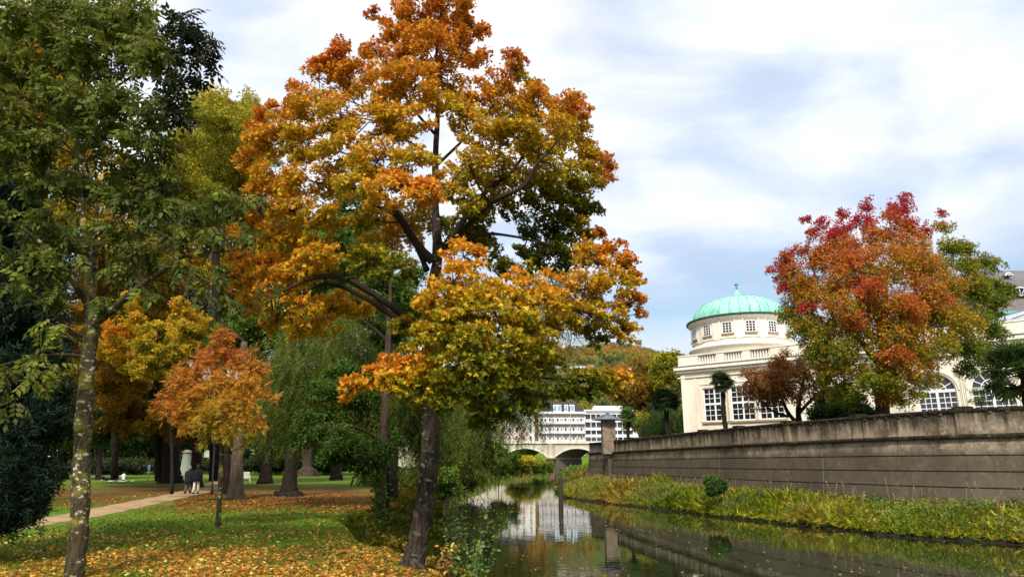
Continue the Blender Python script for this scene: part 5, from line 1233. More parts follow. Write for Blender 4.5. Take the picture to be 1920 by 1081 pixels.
# bank bushes at the left waterline
def bush(name, label, px, py, rx, ry, Y, n, leaf, ls, stops, seed, cat='bush', leafm=None, zb=None, group=None):
    cl = ell(px, py, rx, ry, Y, max(8, int(n / 260)), rx * .38, seed); c = at(px, py, Y); zb = float(ground_h(c.x, c.y)) if zb is None else zb
    tp = [(c.x, Y, zb - .05, .05), (c.x, Y, (zb + c.z) / 2, .04), (c.x, Y, c.z, .02)]
    return tree(name, label, cat, tp[0][:3], tp, [], cl, leaf, ls, n, stops, TWIG, seed, leafm=leafm or LEAF, sub=5, spray=.6, minr=.008, twigs=True, group=group)
bush('bank_bush', 'large dark green bush hanging over the left waterline', 872, 850, 55, 52, 60, 7000, OSPRIG, .30, [(0, (.012, .03, .008)), (.5, (.03, .07, .012)), (1, (.07, .13, .02))], 91)
bush('bank_bush', 'yellowish green willow bush right of the large dark bush', 935, 862, 34, 26, 78, 4000, OSPRIG, .32, LGREEN, 92)
bush('bank_bush', 'low brownish shrub on the far left bank in front of the first arch', 978, 868, 26, 13, 120, 2600, OSPRIG, .4, OLIVE, 93)
bush('bank_bush', 'flat green shrub at the tip of the left bank near the bridge pier', 1018, 874, 26, 7, 150, 1800, OSPRIG, .45, LGREEN, 94)
bush('bank_bush', 'loose green bush between the ivy tree and the river', 838, 900, 24, 28, 42, 1800, OSPRIG, .24, LGREEN, 95)
bush('bank_bush', 'round green bush growing against the foot of the embankment wall', 1343, 915, 20, 21, 37.5, 2200, OSPRIG, .2, [(0, (.02, .05, .01)), (.6, (.05, .10, .02)), (1, (.1, .16, .03))], 96, zb=1.0)
# hedge at the far end
hg = []
for px in range(-60, 660, 16):
    hg.append(C_(px + random.Random(px).uniform(-5, 5), 872, 15, 118))
hp0 = gp(300, 880, LAWN)
tree('hedge', 'long dark hedge across the far end of the park', 'hedge', (hg[0][0], 118, LAWN), [(hg[0][0], 118, LAWN, .1), (hg[0][0], 118, 2, .08), (hg[0][0], 118, 3, .04)], [], hg, OSPRIG, .45, 16000, [(0, (.008, .014, .006)), (.6, (.018, .03, .01)), (1, (.04, .06, .015))], TWIG, 97, leafm=LEAF_D, sub=6, spray=.7, twigs=False, minr=.02)

# far woodland closing the park
rng = np.random.default_rng(98); fw = []
for i in range(420):
    px_ = rng.uniform(-160, 690); py_ = rng.uniform(770, 872); q_ = at(px_, py_, 165 + rng.uniform(0, 30)); fw.append((q_.x, q_.y, max(q_.z, 1.5)))
fw = np.array(fw); I = np.repeat(np.arange(len(fw)), 42); v = rng.normal(size=(len(I), 3)); v /= np.linalg.norm(v, axis=1, keepdims=True)
o = scatter('far_woodland', OSPRIG, fw[I] + v * rng.uniform(1, 3.2, (len(I), 1)), v + rng.normal(0, .5, v.shape), rng.uniform(.8, 1.5, len(I)), ramp(rng.uniform(0, 1, len(fw))[I] ** 1.5, [(0, (.015, .028, .008)), (.6, (.04, .06, .012)), (1, (.14, .13, .02))]), LEAF_D, None, rng); tag(o, 'dark woodland closing the far end of the park', None, None, 'stuff')

# ================= 5. trees on the terrace =================
YR = 36.0
rt = [TP(1652, 790, YR, .46), TP(1655, 765, YR, .36), TP(1652, 730, YR, .34), TP(1655, 690, YR, .3), TP(1658, 600, YR, .2), TP(1660, 500, YR, .1)]
RST = [(0, (.08, .13, .012)), (.22, (.19, .21, .015)), (.42, (.34, .20, .016)), (.62, (.46, .15, .02)), (.84, (.48, .07, .03)), (1, (.40, .03, .045))]
rc = []
for q_ in [(1700, 372, 13, 0, 1), (1698, 395, 18, 0, .98), (1665, 395, 18, 0, .9), (1670, 425, 28, 0, .7), (1715, 430, 24, 0, .85), (1700, 460, 40, -1, .55), (1625, 385, 14, .5, 1), (1622, 415, 20, .5, .98), (1630, 445, 28, 0, .65), (1580, 400, 13, .5, 1), (1583, 430, 20, .4, .95), (1590, 465, 30, 0, .6), (1540, 420, 14, .6, .95), (1550, 450, 22, .5, .85), (1512, 410, 10, .5, 1), (1520, 440, 14, .5, .95), (1530, 480, 28, .3, .65), (1500, 470, 16, .7, .8), (1560, 490, 34, -.5, .6), (1470, 485, 20, .8, .75), (1462, 510, 20, .9, .85), (1465, 540, 18, 1, .9), (1500, 520, 34, .2, .55), (1540, 540, 44, -1, .55), (1600, 510, 44, -2, .62), (1650, 500, 44, -2.3, .5), (1710, 500, 44, -2, .5), (1768, 400, 9, .5, .9), (1770, 425, 16, .5, .35), (1775, 460, 24, .3, .25), (1745, 490, 30, 0, .3), (1800, 465, 20, .6, .2), (1815, 470, 16, .8, .22), (1795, 500, 30, .4, .2), (1760, 520, 44, -1, .45), (1730, 440, 12, 0, .9),
           (1840, 500, 24, .9, .12), (1862, 495, 16, 1, .2), (1850, 540, 34, .8, .1), (1880, 535, 20, 1, .15), (1810, 550, 40, 0, .2), (1870, 570, 26, 1, .18), (1890, 560, 14, 1, .22), (1500, 570, 36, .6, .35), (1530, 600, 44, -.6, .35), (1590, 570, 50, -2.4, .5), (1650, 560, 50, -2.8, .52), (1720, 560, 50, -2.4, .5), (1770, 600, 50, -1.5, .38), (1830, 600, 40, .2, .1), (1860, 620, 24, .6, .12), (1505, 615, 28, .4, .3), (1530, 655, 30, 0, .3), (1570, 640, 50, -1.8, .28), (1630, 630, 50, -2.8, .42), (1690, 630, 50, -2.8, .45), (1740, 650, 46, -2, .3), (1800, 650, 40, -.6, .12), (1840, 660, 24, .2, .05), (1805, 690, 18, 0, .05), (1560, 695, 26, -.6, .35), (1595, 700, 36, -1.8, .3), (1640, 700, 40, -2.4, .25), (1690, 700, 44, -2.4, .42), (1730, 700, 30, -1.6, .4), (1700, 735, 30, -1.6, .3), (1660, 740, 22, -1.5, .55), (1600, 735, 26, -1.2, .12), (1575, 740, 22, -.6, .3), (1490, 540, 30, .8, .7), (1515, 575, 14, -1.4, .98), (1630, 545, 26, -3.6, .75), (1560, 580, 18, -2.6, .9), (1700, 580, 30, -3.6, .68), (1600, 600, 20, -3.2, .78), (1680, 660, 24, -3.6, .7), (1750, 560, 26, -2.8, .7),(1830,690,16,.2,.05)]:
    rc.append(C_(q_[0], q_[1], q_[2], YR + q_[3], q_[4]))
tree('red_maple', 'wide crimson orange and green maple standing on the terrace above the wall', 'tree', rt[0][:3], rt, [[TP(1655, 690, YR, .2), TP(1600, 620, YR - 1, .14), TP(1540, 540, YR - .5, .07), TP(1510, 460, YR, .03)], [TP(1655, 690, YR, .2), TP(1720, 620, YR - .5, .12), TP(1790, 550, YR, .06), TP(1850, 530, YR + .6, .03)], [TP(1656, 640, YR, .16), TP(1630, 540, YR - 1, .1), TP(1600, 440, YR, .03)]], rc, MSPRIG, .23, 28000, RST, BARK_MID, 101, nd=(.35, .5, .8), sub=8, spray=.5, minr=.018, flat=.9)
YG = 43.0
mt = [TP(1500, 800, YG, .22), TP(1497, 775, YG, .17), TP(1500, 740, YG, .12), TP(1510, 700, YG, .06)]
ml_ = [[TP(1492, 790, YG, .14), TP(1476, 770, YG, .12), TP(1467, 745, YG, .07), TP(1455, 710, YG, .04), TP(1440, 680, YG, .02)], [TP(1497, 775, YG, .12), TP(1520, 750, YG, .1), TP(1545, 730, YG, .06), TP(1560, 700, YG, .03)], [TP(1478, 780, YG, .1), TP(1450, 770, YG, .07), TP(1425, 750, YG, .05), TP(1405, 730, YG, .03)]]
mcx = ell(1470, 717, 76, 50, YG, 50, 16, 111, shell=.3) + [C_(1466, 660, 13, YG), C_(1462, 685, 18, YG), C_(1395, 735, 12, YG), C_(1405, 720, 14, YG), C_(1540, 690, 18, YG), C_(1550, 720, 16, YG), C_(1400, 765, 10, YG), C_(1518, 775, 10, YG), C_(1500, 665, 14, YG), C_(1430, 760, 12, YG)]
tree('rusty_brown_tree', 'low spreading tree with rusty brown leaves before the domed hall', 'tree', mt[0][:3], mt, ml_, mcx, OSPRIG, .22, 3600, [(0, (.06, .045, .012)), (.3, (.17, .085, .02)), (.6, (.26, .10, .025)), (1, (.34, .12, .03))], BARK_DARK, 112, sub=6, spray=.5, minr=.018, droop=.3)
bush('terrace_shrub', 'low dark green shrub on the terrace left of the red maple trunk', 1590, 772, 58, 14, 38, 4200, OSPRIG, .22, [(0, (.015, .03, .008)), (.6, (.04, .07, .015)), (1, (.10, .12, .02))], 113, zb=TZ)
bush('terrace_shrub', 'yellow tinged shrub between the rusty tree and the red maple', 1575, 745, 34, 20, 39, 2200, OSPRIG, .2, [(0, (.05, .07, .01)), (.5, (.2, .18, .02)), (1, (.4, .26, .03))], 114, zb=TZ)
bush('terrace_shrub', 'sparse twiggy light green shrub beside the big palm', 1838, 748, 16, 20, 30, 260, SPRIG, .10, LGREEN, 115, zb=TZ)

# fan palms
def fan_leaf(n=13):
    ps = []
    for k in range(n):
        a = rad(-105 + 210 * k / (n - 1)); l_ = 1.0 - .12 * abs(math.sin(a)); w_ = .075
        dx, dy = math.cos(a), math.sin(a)
        v = np.array([(0, 0, 0), (dx * .55 * l_ - dy * w_, dy * .55 * l_ + dx * w_, .03), (dx * l_, dy * l_, -.16), (dx * .55 * l_ + dy * w_, dy * .55 * l_ - dx * w_, .03)]); ps.append((v, [[0, 1, 2, 3]], np.zeros(4, int)))
    return T_join(ps)
FAN = fan_leaf()
def palm(label, pxb, pyt, wpx, Y, zb, rt_, seed, stops, nf=44, group=None, trunk_r=.13, fan=.62):
    rng = np.random.default_rng(seed); top = at(pxb, pyt, Y); e_ = empty('fan_palm', (top.x, Y, zb)); tag(e_, label, 'palm', group)
    mb = MB(); m = 9; mb.tube([(top.x + .06 * math.sin(i), Y, zb + (top.z - zb) * i / m) for i in range(m + 1)], [trunk_r * (1.15 if i % 2 else .95) for i in range(m + 1)], 9); 
    mb.build('trunk', BARK_DARK, e_)
    R = wpx / F * Y; mb = MB(); pos = []; dr = []; nn = []
    for i in range(nf):
        a = rng.uniform(0, 6.28); el = rng.uniform(-.75, 1.35); l_ = R * (1 - fan * .9) * rng.uniform(.8, 1.15)
        d = np.array([math.cos(a) * math.cos(el), math.sin(a) * math.cos(el), math.sin(el)]); p0 = np.array([top.x, Y, top.z]); p = p0 + d * l_; p[2] -= .08 * l_
        mb.tube([p0, p0 + d * l_ * .5 + np.array([0, 0, .04]), p], [.018, .014, .01], 4, cap=False); pos.append(p); dr.append(d + np.array([0, 0, -.35])); up = np.array([0, 0, 1.0]); nv = up - d * d[2] + rng.normal(0, .25, 3); nn.append(nv)
    mb.build('frond_stems', TWIG_GREEN, e_)['kind'] = 'stuff'
    pos = np.array(pos); n = len(pos); u = rng.uniform(0, 1, n)
    scatter('crown', FAN, pos, np.array(nn), R * fan * rng.uniform(.8, 1.15, n), ramp(u, stops), LEAF_G, e_, rng, np.array(dr), .15)
PST = [(0, (.012, .022, .008)), (.6, (.03, .055, .015)), (1, (.07, .12, .02))]
palm('slim dark fan palm in front of the tall hall windows', 1353, 716, 27, 50, TZ, .1, 121, PST, 50, trunk_r=.16)
palm('bushy dark fan palm standing left of the hall corner', 1248, 752, 33, 62, TZ, .1, 122, [(0, (.008, .016, .006)), (1, (.03, .055, .015))], 60, trunk_r=.2)
palm('light green fan palm next to the stone kiosk', 1177, 780, 21, 74, TZ, .1, 123, [(0, (.06, .12, .02)), (1, (.14, .24, .04))], 50, trunk_r=.18)
palm('large fan palm at the right edge in front of the arched window', 1918, 700, 74, 29, TZ, .1, 124, [(0, (.02, .045, .01)), (.6, (.06, .11, .02)), (1, (.16, .22, .04))], 90, trunk_r=.17, fan=.45)

# trees between hall corner and bridge
YBk = 98
park('autumn_tree', 'olive orange tree with open dark branches left of the hall', 'tree', [TP(1205, 805, YBk, .55), TP(1205, 780, YBk, .5), TP(1207, 740, YBk, .4), TP(1215, 690, YBk, .2)], [(1215, 725, 52, 55, YBk, 46, 17, dict(u=.6)), (1165, 720, 26, 35, YBk + 4, 16, 14, dict(u=.85))], MSPRIG, .5, 5600, BROWN[:1] + [(.4, (.16, .12, .015)), (.7, (.3, .17, .02)), (1, (.4, .16, .02))], BARK_DARK, 131, minr=.05, sub=6)
park('autumn_tree', 'yellow green tree peeking out directly behind the hall corner', 'tree', [TP(1262, 805, 90, .5), TP(1262, 740, 90, .35), TP(1262, 700, 90, .2)], [(1258, 705, 30, 42, 92, 26, 16, dict(u=.4))], OSPRIG, .55, 4000, OLIVE, BARK_DARK, 132, minr=.05)
willow('willow_tree', 'dark weeping willow behind the terrace rail left of the hall', [TP(1262, 815, 84, .4), TP(1262, 780, 84, .35), TP(1262, 750, 84, .2)], [(1258, 768, 22, 12, 84, 14), (1225, 775, 20, 10, 88, 8)], 2.0, 1300, DGREEN, 133, Lsz=1.2)
bush('terrace_shrub', 'hanging green and yellow shrubbery behind the terrace rail', 1205, 793, 40, 14, 92, 2200, OSPRIG, .4, OLIVE, 134, zb=TZ)

# hill woods: one far mass of crowns
rng = np.random.default_rng(77)
hp_ = []
for i in range(2600):
    x = rng.uniform(-60, 330); y = rng.uniform(350, 720); hp_.append((x, y))
hp_ = np.array(hp_); zz_h = hill_z(hp_[:, 0], hp_[:, 1])
nper = 34; I = np.repeat(np.arange(len(hp_)), nper); m = len(I)
R = rng.uniform(3.0, 5.4, len(hp_)); v = rng.normal(size=(m, 3)); v /= np.linalg.norm(v, axis=1, keepdims=True); v[:, 2] = np.abs(v[:, 2]) * 1.1 - .1
cenh = np.stack([hp_[:, 0], hp_[:, 1], zz_h + 2.2], 1)
pos = cenh[I] + v * R[I][:, None] * rng.uniform(.75, 1.05, (m, 1))
uu = .5 + .3 * wob(hp_[:, 0], hp_[:, 1], .03, 9) + rng.normal(0, .2, len(hp_))
HC = ramp(uu, [(0, (.03, .07, .02)), (.2, (.08, .12, .025)), (.4, (.24, .22, .03)), (.6, (.34, .18, .03)), (.8, (.32, .13, .035)), (1, (.50, .26, .04))])
# keep the village clearing free
vis = np.ones(len(hp_), bool)
for (a, b_) in ((1035, 700), (1125, 700)): pass
for i, (x, y) in enumerate(hp_):
    zc_ = zz_h[i] + 6; dz_ = zc_ - CZ; dep = y * math.cos(TH) + dz_ * math.sin(TH); px = 960 + F * x / dep; py = 540 - F * (-y * math.sin(TH) + dz_ * math.cos(TH)) / dep
    if 1030 < px < 1126 and 676 < py < 722: vis[i] = False
    if 1168 < px < 1192 and 680 < py < 714: vis[i] = False
keep = vis[I]
o = scatter('hill_woods', SPRIG, pos[keep], v[keep] + rng.normal(0, .3, (keep.sum(), 3)), 2.0, HC[I][keep], LEAF_D, None, rng); tag(o, 'autumn woods covering the far hill', None, None, 'stuff')
NLEAF += int(keep.sum()) * 6
print('leaf faces', NLEAF)

# ================= 6. ground cover =================
def project(P):
    dz = P[:, 2] - CZ; dep = P[:, 1] * math.cos(TH) + dz * math.sin(TH)
    return 960 + F * P[:, 0] / dep, 540 - F * (-P[:, 1] * math.sin(TH) + dz * math.cos(TH)) / dep
def on_land_left(x, y, m_=.4): return xl(y) - x > m_
def path_dist(x, y):
    d = np.full(len(x), 1e9)
    for px, py in PATH_PTS: d = np.minimum(d, (x - px) ** 2 + (y - py) ** 2)
    return np.sqrt(d)
# fallen maple leaves
rng = np.random.default_rng(8)
n = 210000
y = 11 + 34 * rng.uniform(0, 1, n) ** 1.7; x = rng.uniform(-1, 1, n) * 1.0 * (y * .85); x = x - 1
d_m = np.hypot(x - tr_[0][0], y - YM)
ok = on_land_left(x, y, .5)
dens = .12 + .85 * np.exp(-(np.maximum(d_m - 3.5, 0) / 5.0) ** 2) + .25 * (np.clip(wob(x, y, .9, 2), 0, 1))
dens = dens * np.where(y > 20.5, .35, 1) * np.where((y > 16.2) & (y < 21) & (x > -9.5) & (x < -3), .42, 1) * np.where((x < -9.3 + (y-13)*-.6), .5, 1)
dens = dens * (.85 + .6 * wob(x, y, 2.3, 6))
ok &= rng.uniform(0, 1, n) < dens
ok &= path_dist(x, y) > 1.2
x, y = x[ok], y[ok]; n = len(x); z = ground_h(x, y) + rng.uniform(.02, .055, n)
u = rng.uniform(0, 1, n) ** .9
col = ramp(u, [(0, (.10, .045, .015)), (.35, (.36, .13, .02)), (.65, (.56, .24, .03)), (.86, (.68, .42, .06)), (1, (.74, .58, .18))])
nr = np.array([0, 0, 1.0]) + rng.normal(0, .33, (n, 3))
o = scatter('fallen_leaves', MAPLE, np.stack([x, y, z], 1), nr, rng.uniform(.055, .105, n), col, LEAF, None, rng, None, .38); tag(o, 'yellow and orange maple leaves scattered over the near lawn', None, None, 'stuff')
print('fallen', n)
# rust coloured carpet under the flared tree, small leaves
n = 42000
x = rng.uniform(-22, 2, n); y = rng.uniform(24, 46, n)
px, py = project(np.stack([x, y, np.full(n, LAWN)], 1))
dens = np.exp(-((py - 948) / 13) ** 2) * (px > 330) * (px < 730) * 1.0 + .28 * np.exp(-((py - 925) / 20) ** 2)
ok = (rng.uniform(0, 1, n) < dens * (.75 + .4 * wob(x, y, 1.3, 8))) & on_land_left(x, y, 1.5) & (path_dist(x, y) > 1.7)
x, y = x[ok], y[ok]; n = len(x); z = ground_h(x, y) + rng.uniform(.02, .05, n); u = rng.uniform(0, 1, n)
col = ramp(u, [(0, (.10, .035, .012)), (.5, (.30, .11, .025)), (1, (.46, .22, .05))])
o = scatter('leaf_carpet', OVAL, np.stack([x, y, z], 1), np.array([0, 0, 1.0]) + rng.normal(0, .3, (n, 3)), rng.uniform(.10, .18, n), col, LEAF, None, rng, None, .2); tag(o, 'rust brown leaf carpet around the old dark trees', None, None, 'stuff')
# lawn grass
n = 46000
y = 10.5 + 30 * rng.uniform(0, 1, n) ** 1.9; x = rng.uniform(-1, 1, n) * (y * .85) - .5
ok = on_land_left(x, y, .2) & (path_dist(x, y) > 1.45); x, y = x[ok], y[ok]; n = len(x); z = ground_h(x, y) - .004
u = rng.uniform(0, 1, n) * .7 + .15 + .2 * wob(x, y, .8, 12)
col = ramp(u, [(0, (.08, .16, .012)), (.5, (.15, .26, .018)), (1, (.28, .36, .03))])
o = scatter('lawn_grass', LAWNT, np.stack([x, y, z], 1), np.array([0, 0, 1.0]) + rng.normal(0, .08, (n, 3)), rng.uniform(.05, .10, n), col, BLADE, None, rng); tag(o, 'short green grass of the park lawn', None, None, 'stuff')
# right bank: tall grass and weeds between water and wall
def wall_dist(x, y):
    d = np.full(len(x), 1e9)
    for a, b_ in zip(wall2[:-1], wall2[1:]):
        ax, ay = a; bx2, by2 = b_; t = np.clip(((x - ax) * (bx2 - ax) + (y - ay) * (by2 - ay)) / ((bx2 - ax) ** 2 + (by2 - ay) ** 2), 0, 1)
        cr_ = (bx2 - ax) * (y - ay) - (by2 - ay) * (x - ax)   # >0: river side
        dd = np.hypot(x - ax - t * (bx2 - ax), y - ay - t * (by2 - ay)); d = np.where(dd < np.abs(d), np.where(cr_ > 0, dd, -dd), d)
    return d
n = 120000
y = 20 + 85 * rng.uniform(0, 1, n) ** 1.5; x = xr(y) + rng.uniform(.02, 7.5, n)
wd = wall_dist(x, y); ok = (wd > .25)
x, y = x[ok], y[ok]; n = len(x); z = np.maximum(ground_h(x, y), -.05)
edge = x - xr(y); patch = wob(x, y, .55, 21)
u = .48 + .42 * patch + rng.normal(0, .13, n) + .12 * (np.clip(edge, 0, 4) / 4)
col = ramp(u, [(0, (.12, .26, .016)), (.2, (.34, .46, .025)), (.42, (.62, .62, .05)), (.68, (.78, .68, .09)), (.85, (.72, .48, .11)), (1, (.5, .25, .08))])
sz = rng.uniform(.16, .42, n) * np.clip(1 + .45 * wob(x, y, 1.0, 25), .5, 1.35) * np.where(edge < .5, .7, 1) * np.clip(.75 + .7 * wob(x, y, .45, 27), .35, 1.5)
near_wall = np.clip(wall_dist(x, y) / 1.2, .45, 1); sz *= near_wall
lean = np.stack([-.18 * np.exp(-np.clip(edge, 0, 9) / .6), -.12 * np.exp(-np.clip(edge, 0, 9) / .6), np.ones(n)], 1) + rng.normal(0, .5, (n, 3))
half = rng.uniform(0, 1, n) < .6
o = scatter('bank_grass', TUFT, np.stack([x, y, z], 1)[half], lean[half], sz[half], col[half], BLADE, None, rng); tag(o, 'yellow green tall grass along the right river bank', None, None, 'stuff')
o = scatter('bank_reeds', REED, np.stack([x, y, z], 1)[~half], lean[~half], sz[~half] * 1.25, col[~half] * .95, BLADE, None, rng); tag(o, 'arching reed grass along the right river bank', None, None, 'stuff')
# leafy weeds mixed in
k = 9000; i = rng.choice(n, k, replace=False); P = np.stack([x[i], y[i], z[i] + rng.uniform(.05, .5, k) * near_wall[i]], 1)
u = np.clip(.35 + .4 * wob(x[i], y[i], .9, 31) + rng.normal(0, .15, k), 0, 1)
o = scatter('bank_weeds', OSPRIG, P, np.array([0, 0, 1.0]) + rng.normal(0, .5, (k, 3)), rng.uniform(.10, .24, k), ramp(u, [(0, (.05, .10, .015)), (.5, (.2, .26, .03)), (.8, (.42, .30, .05)), (1, (.34, .14, .05))]), LEAF, None, rng); tag(o, 'mixed leafy weeds in the grass of the right river bank', None, None, 'stuff')
# dry seed stalks standing above the bank grass
k = 700; i = rng.choice(n, k, replace=False); mbs = MB()
for j in i:
    h_ = rng.uniform(.5, 1.1); dx, dy = rng.normal(0, .12, 2); mbs.tube([(x[j], y[j], z[j]), (x[j] + dx, y[j] + dy, z[j] + h_ * .6), (x[j] + 2 * dx, y[j] + 2 * dy, z[j] + h_)], [.007, .006, .012], 3, cap=False)
o = mbs.build('dry_stalks', mat('dry_stalk', (.30, .20, .10), .9, .1)); tag(o, 'dry brown seed stalks above the grass of the right bank', None, None, 'stuff')
# left bank undergrowth along the water
n = 26000
y = 10 + 60 * rng.uniform(0, 1, n) ** 1.6; x = xl(y) - rng.uniform(-.35, 2.4, n)
e2 = xl(y) - x; dens = np.exp(-((e2 - .9) / 1.1) ** 2); ok = (rng.uniform(0, 1, n) < dens) & (np.hypot(x - tr_[0][0], y - YM) > .6) & ((y > 16.5) | (e2 < 1.15)); x, y, e2 = x[ok], y[ok], e2[ok]; n = len(x)
z = np.maximum(ground_h(x, y), 0)
u = np.clip(.4 + .35 * wob(x, y, 1.1, 41) + rng.normal(0, .15, n), 0, 1)
cU = ramp(u + .15 * (y < 17), [(0, (.05, .09, .012)), (.35, (.14, .18, .02)), (.55, (.32, .27, .03)), (.8, (.5, .3, .04)), (1, (.36, .14, .03))])
h_ = n // 2
o = scatter('bank_undergrowth', REED, np.stack([x, y, z], 1)[:h_], np.array([-.0, 0, 1.0]) + rng.normal(0, .2, (h_, 3)), rng.uniform(.12, .38, h_) * np.where(y[:h_] > 17, 1.3, 1), cU[:h_], BLADE, None, rng); tag(o, 'grass tufts on the left river bank', None, None, 'stuff')
o = scatter('bank_herbs', OSPRIG, np.stack([x, y, z + rng.uniform(.02, .28, n)], 1)[h_:], np.array([0, 0, 1.0]) + rng.normal(0, .5, (n - h_, 3)), rng.uniform(.08, .16, n - h_), cU[h_:], LEAF, None, rng); tag(o, 'low autumn coloured herbs on the left river bank', None, None, 'stuff')
# far banks
n = 16000
y = rng.uniform(60, 236, n); side = rng.uniform(0, 1, n) < .6
x = np.where(side, xl(y) - rng.uniform(-.5, 7, n), xr(y) + rng.uniform(-.5, 6, n)); ok = (y > 105) | side; x, y = x[ok], y[ok]; n = len(x); z = np.maximum(ground_h(x, y), 0) + .2
u = np.clip(.45 + .3 * wob(x, y, .2, 51) + rng.normal(0, .12, n), 0, 1)
o = scatter('far_bank_growth', OSPRIG, np.stack([x, y, z + rng.uniform(0, .9, n)], 1), np.array([0, 0, 1.0]) + rng.normal(0, .5, (n, 3)), rng.uniform(.5, 1.0, n), ramp(u, [(0, (.03, .07, .012)), (.5, (.12, .17, .02)), (.8, (.26, .24, .03)), (1, (.3, .14, .04))]), LEAF, None, rng); tag(o, 'green and brown growth along the distant river banks', None, None, 'stuff')

# individual bank plants near the maple foot
def stalk(label, px, py, h, Y, seed, stops, n=26, ls=.07, name='riverside_plant'):
    rng = np.random.default_rng(seed); b_ = at(px, py, Y); zb = max(float(ground_h(b_.x, Y)), -.1); e_ = empty(name, (b_.x, Y, zb)); tag(e_, label, 'plant', 'tall plants at the near left waterline')
    mb = MB(); P = []; N_ = []
    for s_ in range(4):
        tip = np.array([b_.x + rng.normal(0, .22), Y + rng.normal(0, .2), zb + h * rng.uniform(.7, 1.05)]); bs = np.array([b_.x + rng.normal(0, .06), Y + rng.normal(0, .06), zb])
        pts = wood(mb, bs, tip, .008, .003, rng, .08, 6, 0, 4)
        for j in range(n):
            t = rng.uniform(.15, 1); k = t * 6; i = min(5, int(k)); p = pts[i] * (1 - (k - i)) + pts[i + 1] * (k - i); P.append(p + rng.normal(0, .05, 3)); N_.append(rng.normal(0, .5, 3) + np.array([0, -.3, 1]))
    mb.build('stem', TWIG_GREEN, e_); P = np.array(P); u = rng.uniform(0, 1, len(P))
    scatter('leaves', OVAL, P, np.array(N_), ls * rng.uniform(.7, 1.3, len(P)), ramp(u, stops), LEAF_G, e_, rng)
GP = [(0, (.04, .09, .015)), (.6, (.09, .17, .025)), (.93, (.2, .28, .04)), (1, (.6, .5, .05))]
stalk('tall green leafy stalk rising against the water right of the maple foot', 872, 1070, 1.5, 13.2, 201, GP, 36, .10)
stalk('yellow flecked leafy plant at the bottom waterline', 885, 1085, 1.1, 12.4, 202, GP, 40, .09)
stalk('thin stalk with small round leaves over the dark water', 858, 1040, 1.9, 14.6, 203, GP, 26, .085)
stalk('orange leaved stalk between maple foot and water', 835, 1060, .8, 13.4, 204, [(0, (.12, .1, .02)), (.5, (.42, .26, .03)), (1, (.5, .18, .03))], 40, .08)
stalk('brownish low plant at the bottom edge beside the water', 965, 1090, .55, 11.9, 205, [(0, (.06, .09, .02)), (.6, (.3, .2, .03)), (1, (.4, .12, .04))], 30, .07)
stalk('arching green plant leaning over the water behind the maple trunk', 845, 985, 1.2, 19.5, 206, GP, 34, .10)

# leaves drifting on the water
rng = np.random.default_rng(88); n = 2600
y = 13 + 60 * rng.uniform(0, 1, n) ** 1.6; f_ = rng.uniform(0, 1, n); x = xl(y) + (xr(y) - xl(y)) * (.05 + .9 * f_); keep = rng.uniform(0, 1, n) < np.clip(.35 + .5 * wob(x, y, .5, 61), 0, 1)
x, y = x[keep], y[keep]; n = len(x)
o = scatter('floating_leaves', MAPLE, np.stack([x, y, np.full(n, .012)], 1), np.array([0, 0, 1.0]) + rng.normal(0, .06, (n, 3)), rng.uniform(.06, .12, n), ramp(rng.uniform(0, 1, n), [(0, (.3, .16, .03)), (1, (.6, .5, .15))]), LEAF, None, rng); tag(o, 'yellow and brown leaves floating on the river', None, None, 'stuff')
# ================= small things =================
BLACKM = mat('black_metal', (.012, .012, .013), .5, .4); GREYM = mat('galvanised_pole', (.4, .41, .42), .45, .5, metal=.4)
WPAINT = mat('white_paint', (.75, .77, .72), .5, .4); WOODD = mat('wet_wood', (.04, .03, .022), .85, .2, bump=(14, .8, .03))
p = gp(397, 926, LAWN)
e_ = empty('path_lamp_post', p); tag(e_, 'slim black post beside the path right of the walking couple', 'lamp post')
m = MB(); zt_ = at(399, 835, p.y).z; m.tube([(p.x, p.y, LAWN), (p.x - .02, p.y, LAWN + .35), (p.x - .02, p.y, LAWN + .36), (p.x - .16, p.y, zt_)], [.09, .09, .06, .05], 10); m.build('pole', BLACKM, e_)
m = MB(); m.lathe((p.x - .16, p.y, zt_), [(.05, 0), (.16, .08), (.2, .42), (.13, .5), (.03, .6), (0, .6)], n=10); m.build('lamp_head', BLACKM, e_)
p = gp(408.5, 896, LAWN); e_ = empty('thin_post', p); tag(e_, 'thin dark post beyond the path bend', 'post'); m = MB(); m.tube([(p.x, p.y, LAWN), (p.x, p.y, LAWN + 2.6)], [.07, .06], 8); m.build('pole', BLACKM, e_); m = MB(); m.lathe((p.x, p.y, LAWN + 2.6), [(.06, 0), (.1, .05), (.1, .2), (0, .28)], n=8); m.build('cap', BLACKM, e_)
p = gp(389, 888, LAWN); e_ = empty('park_sign', p); tag(e_, 'pale square sign on a thin grey post beside the path behind the couple', 'sign')
m = MB(); zt_ = at(389, 843, p.y).z; zb_ = at(389, 856, p.y).z; m.tube([(p.x, p.y, LAWN), (p.x, p.y, zt_ - .1)], .05, 8); m.build('pole', GREYM, e_)
w_ = 14 / F * p.y; m = MB(); m.box((p.x - w_ * .7, p.y - .12, zb_), (p.x + w_ * .3, p.y - .055, zt_)); bd = m.build('board', mat('sign_board', (.5, .56, .36), .6, .3), e_)
m = MB(); m.lathe((0, 0, 0), [(0, 0), (.28, 0), (.28, .03), (0, .03)], n=16); ob = m.build('symbol', BLACKM, bd)
ob.data.transform(Matrix.Translation((p.x - w_ * .35 - p.x, p.y - .125 - p.y, (zb_ + zt_) / 2 + .1 - LAWN)) @ Matrix.Rotation(math.pi / 2, 4, 'X'))
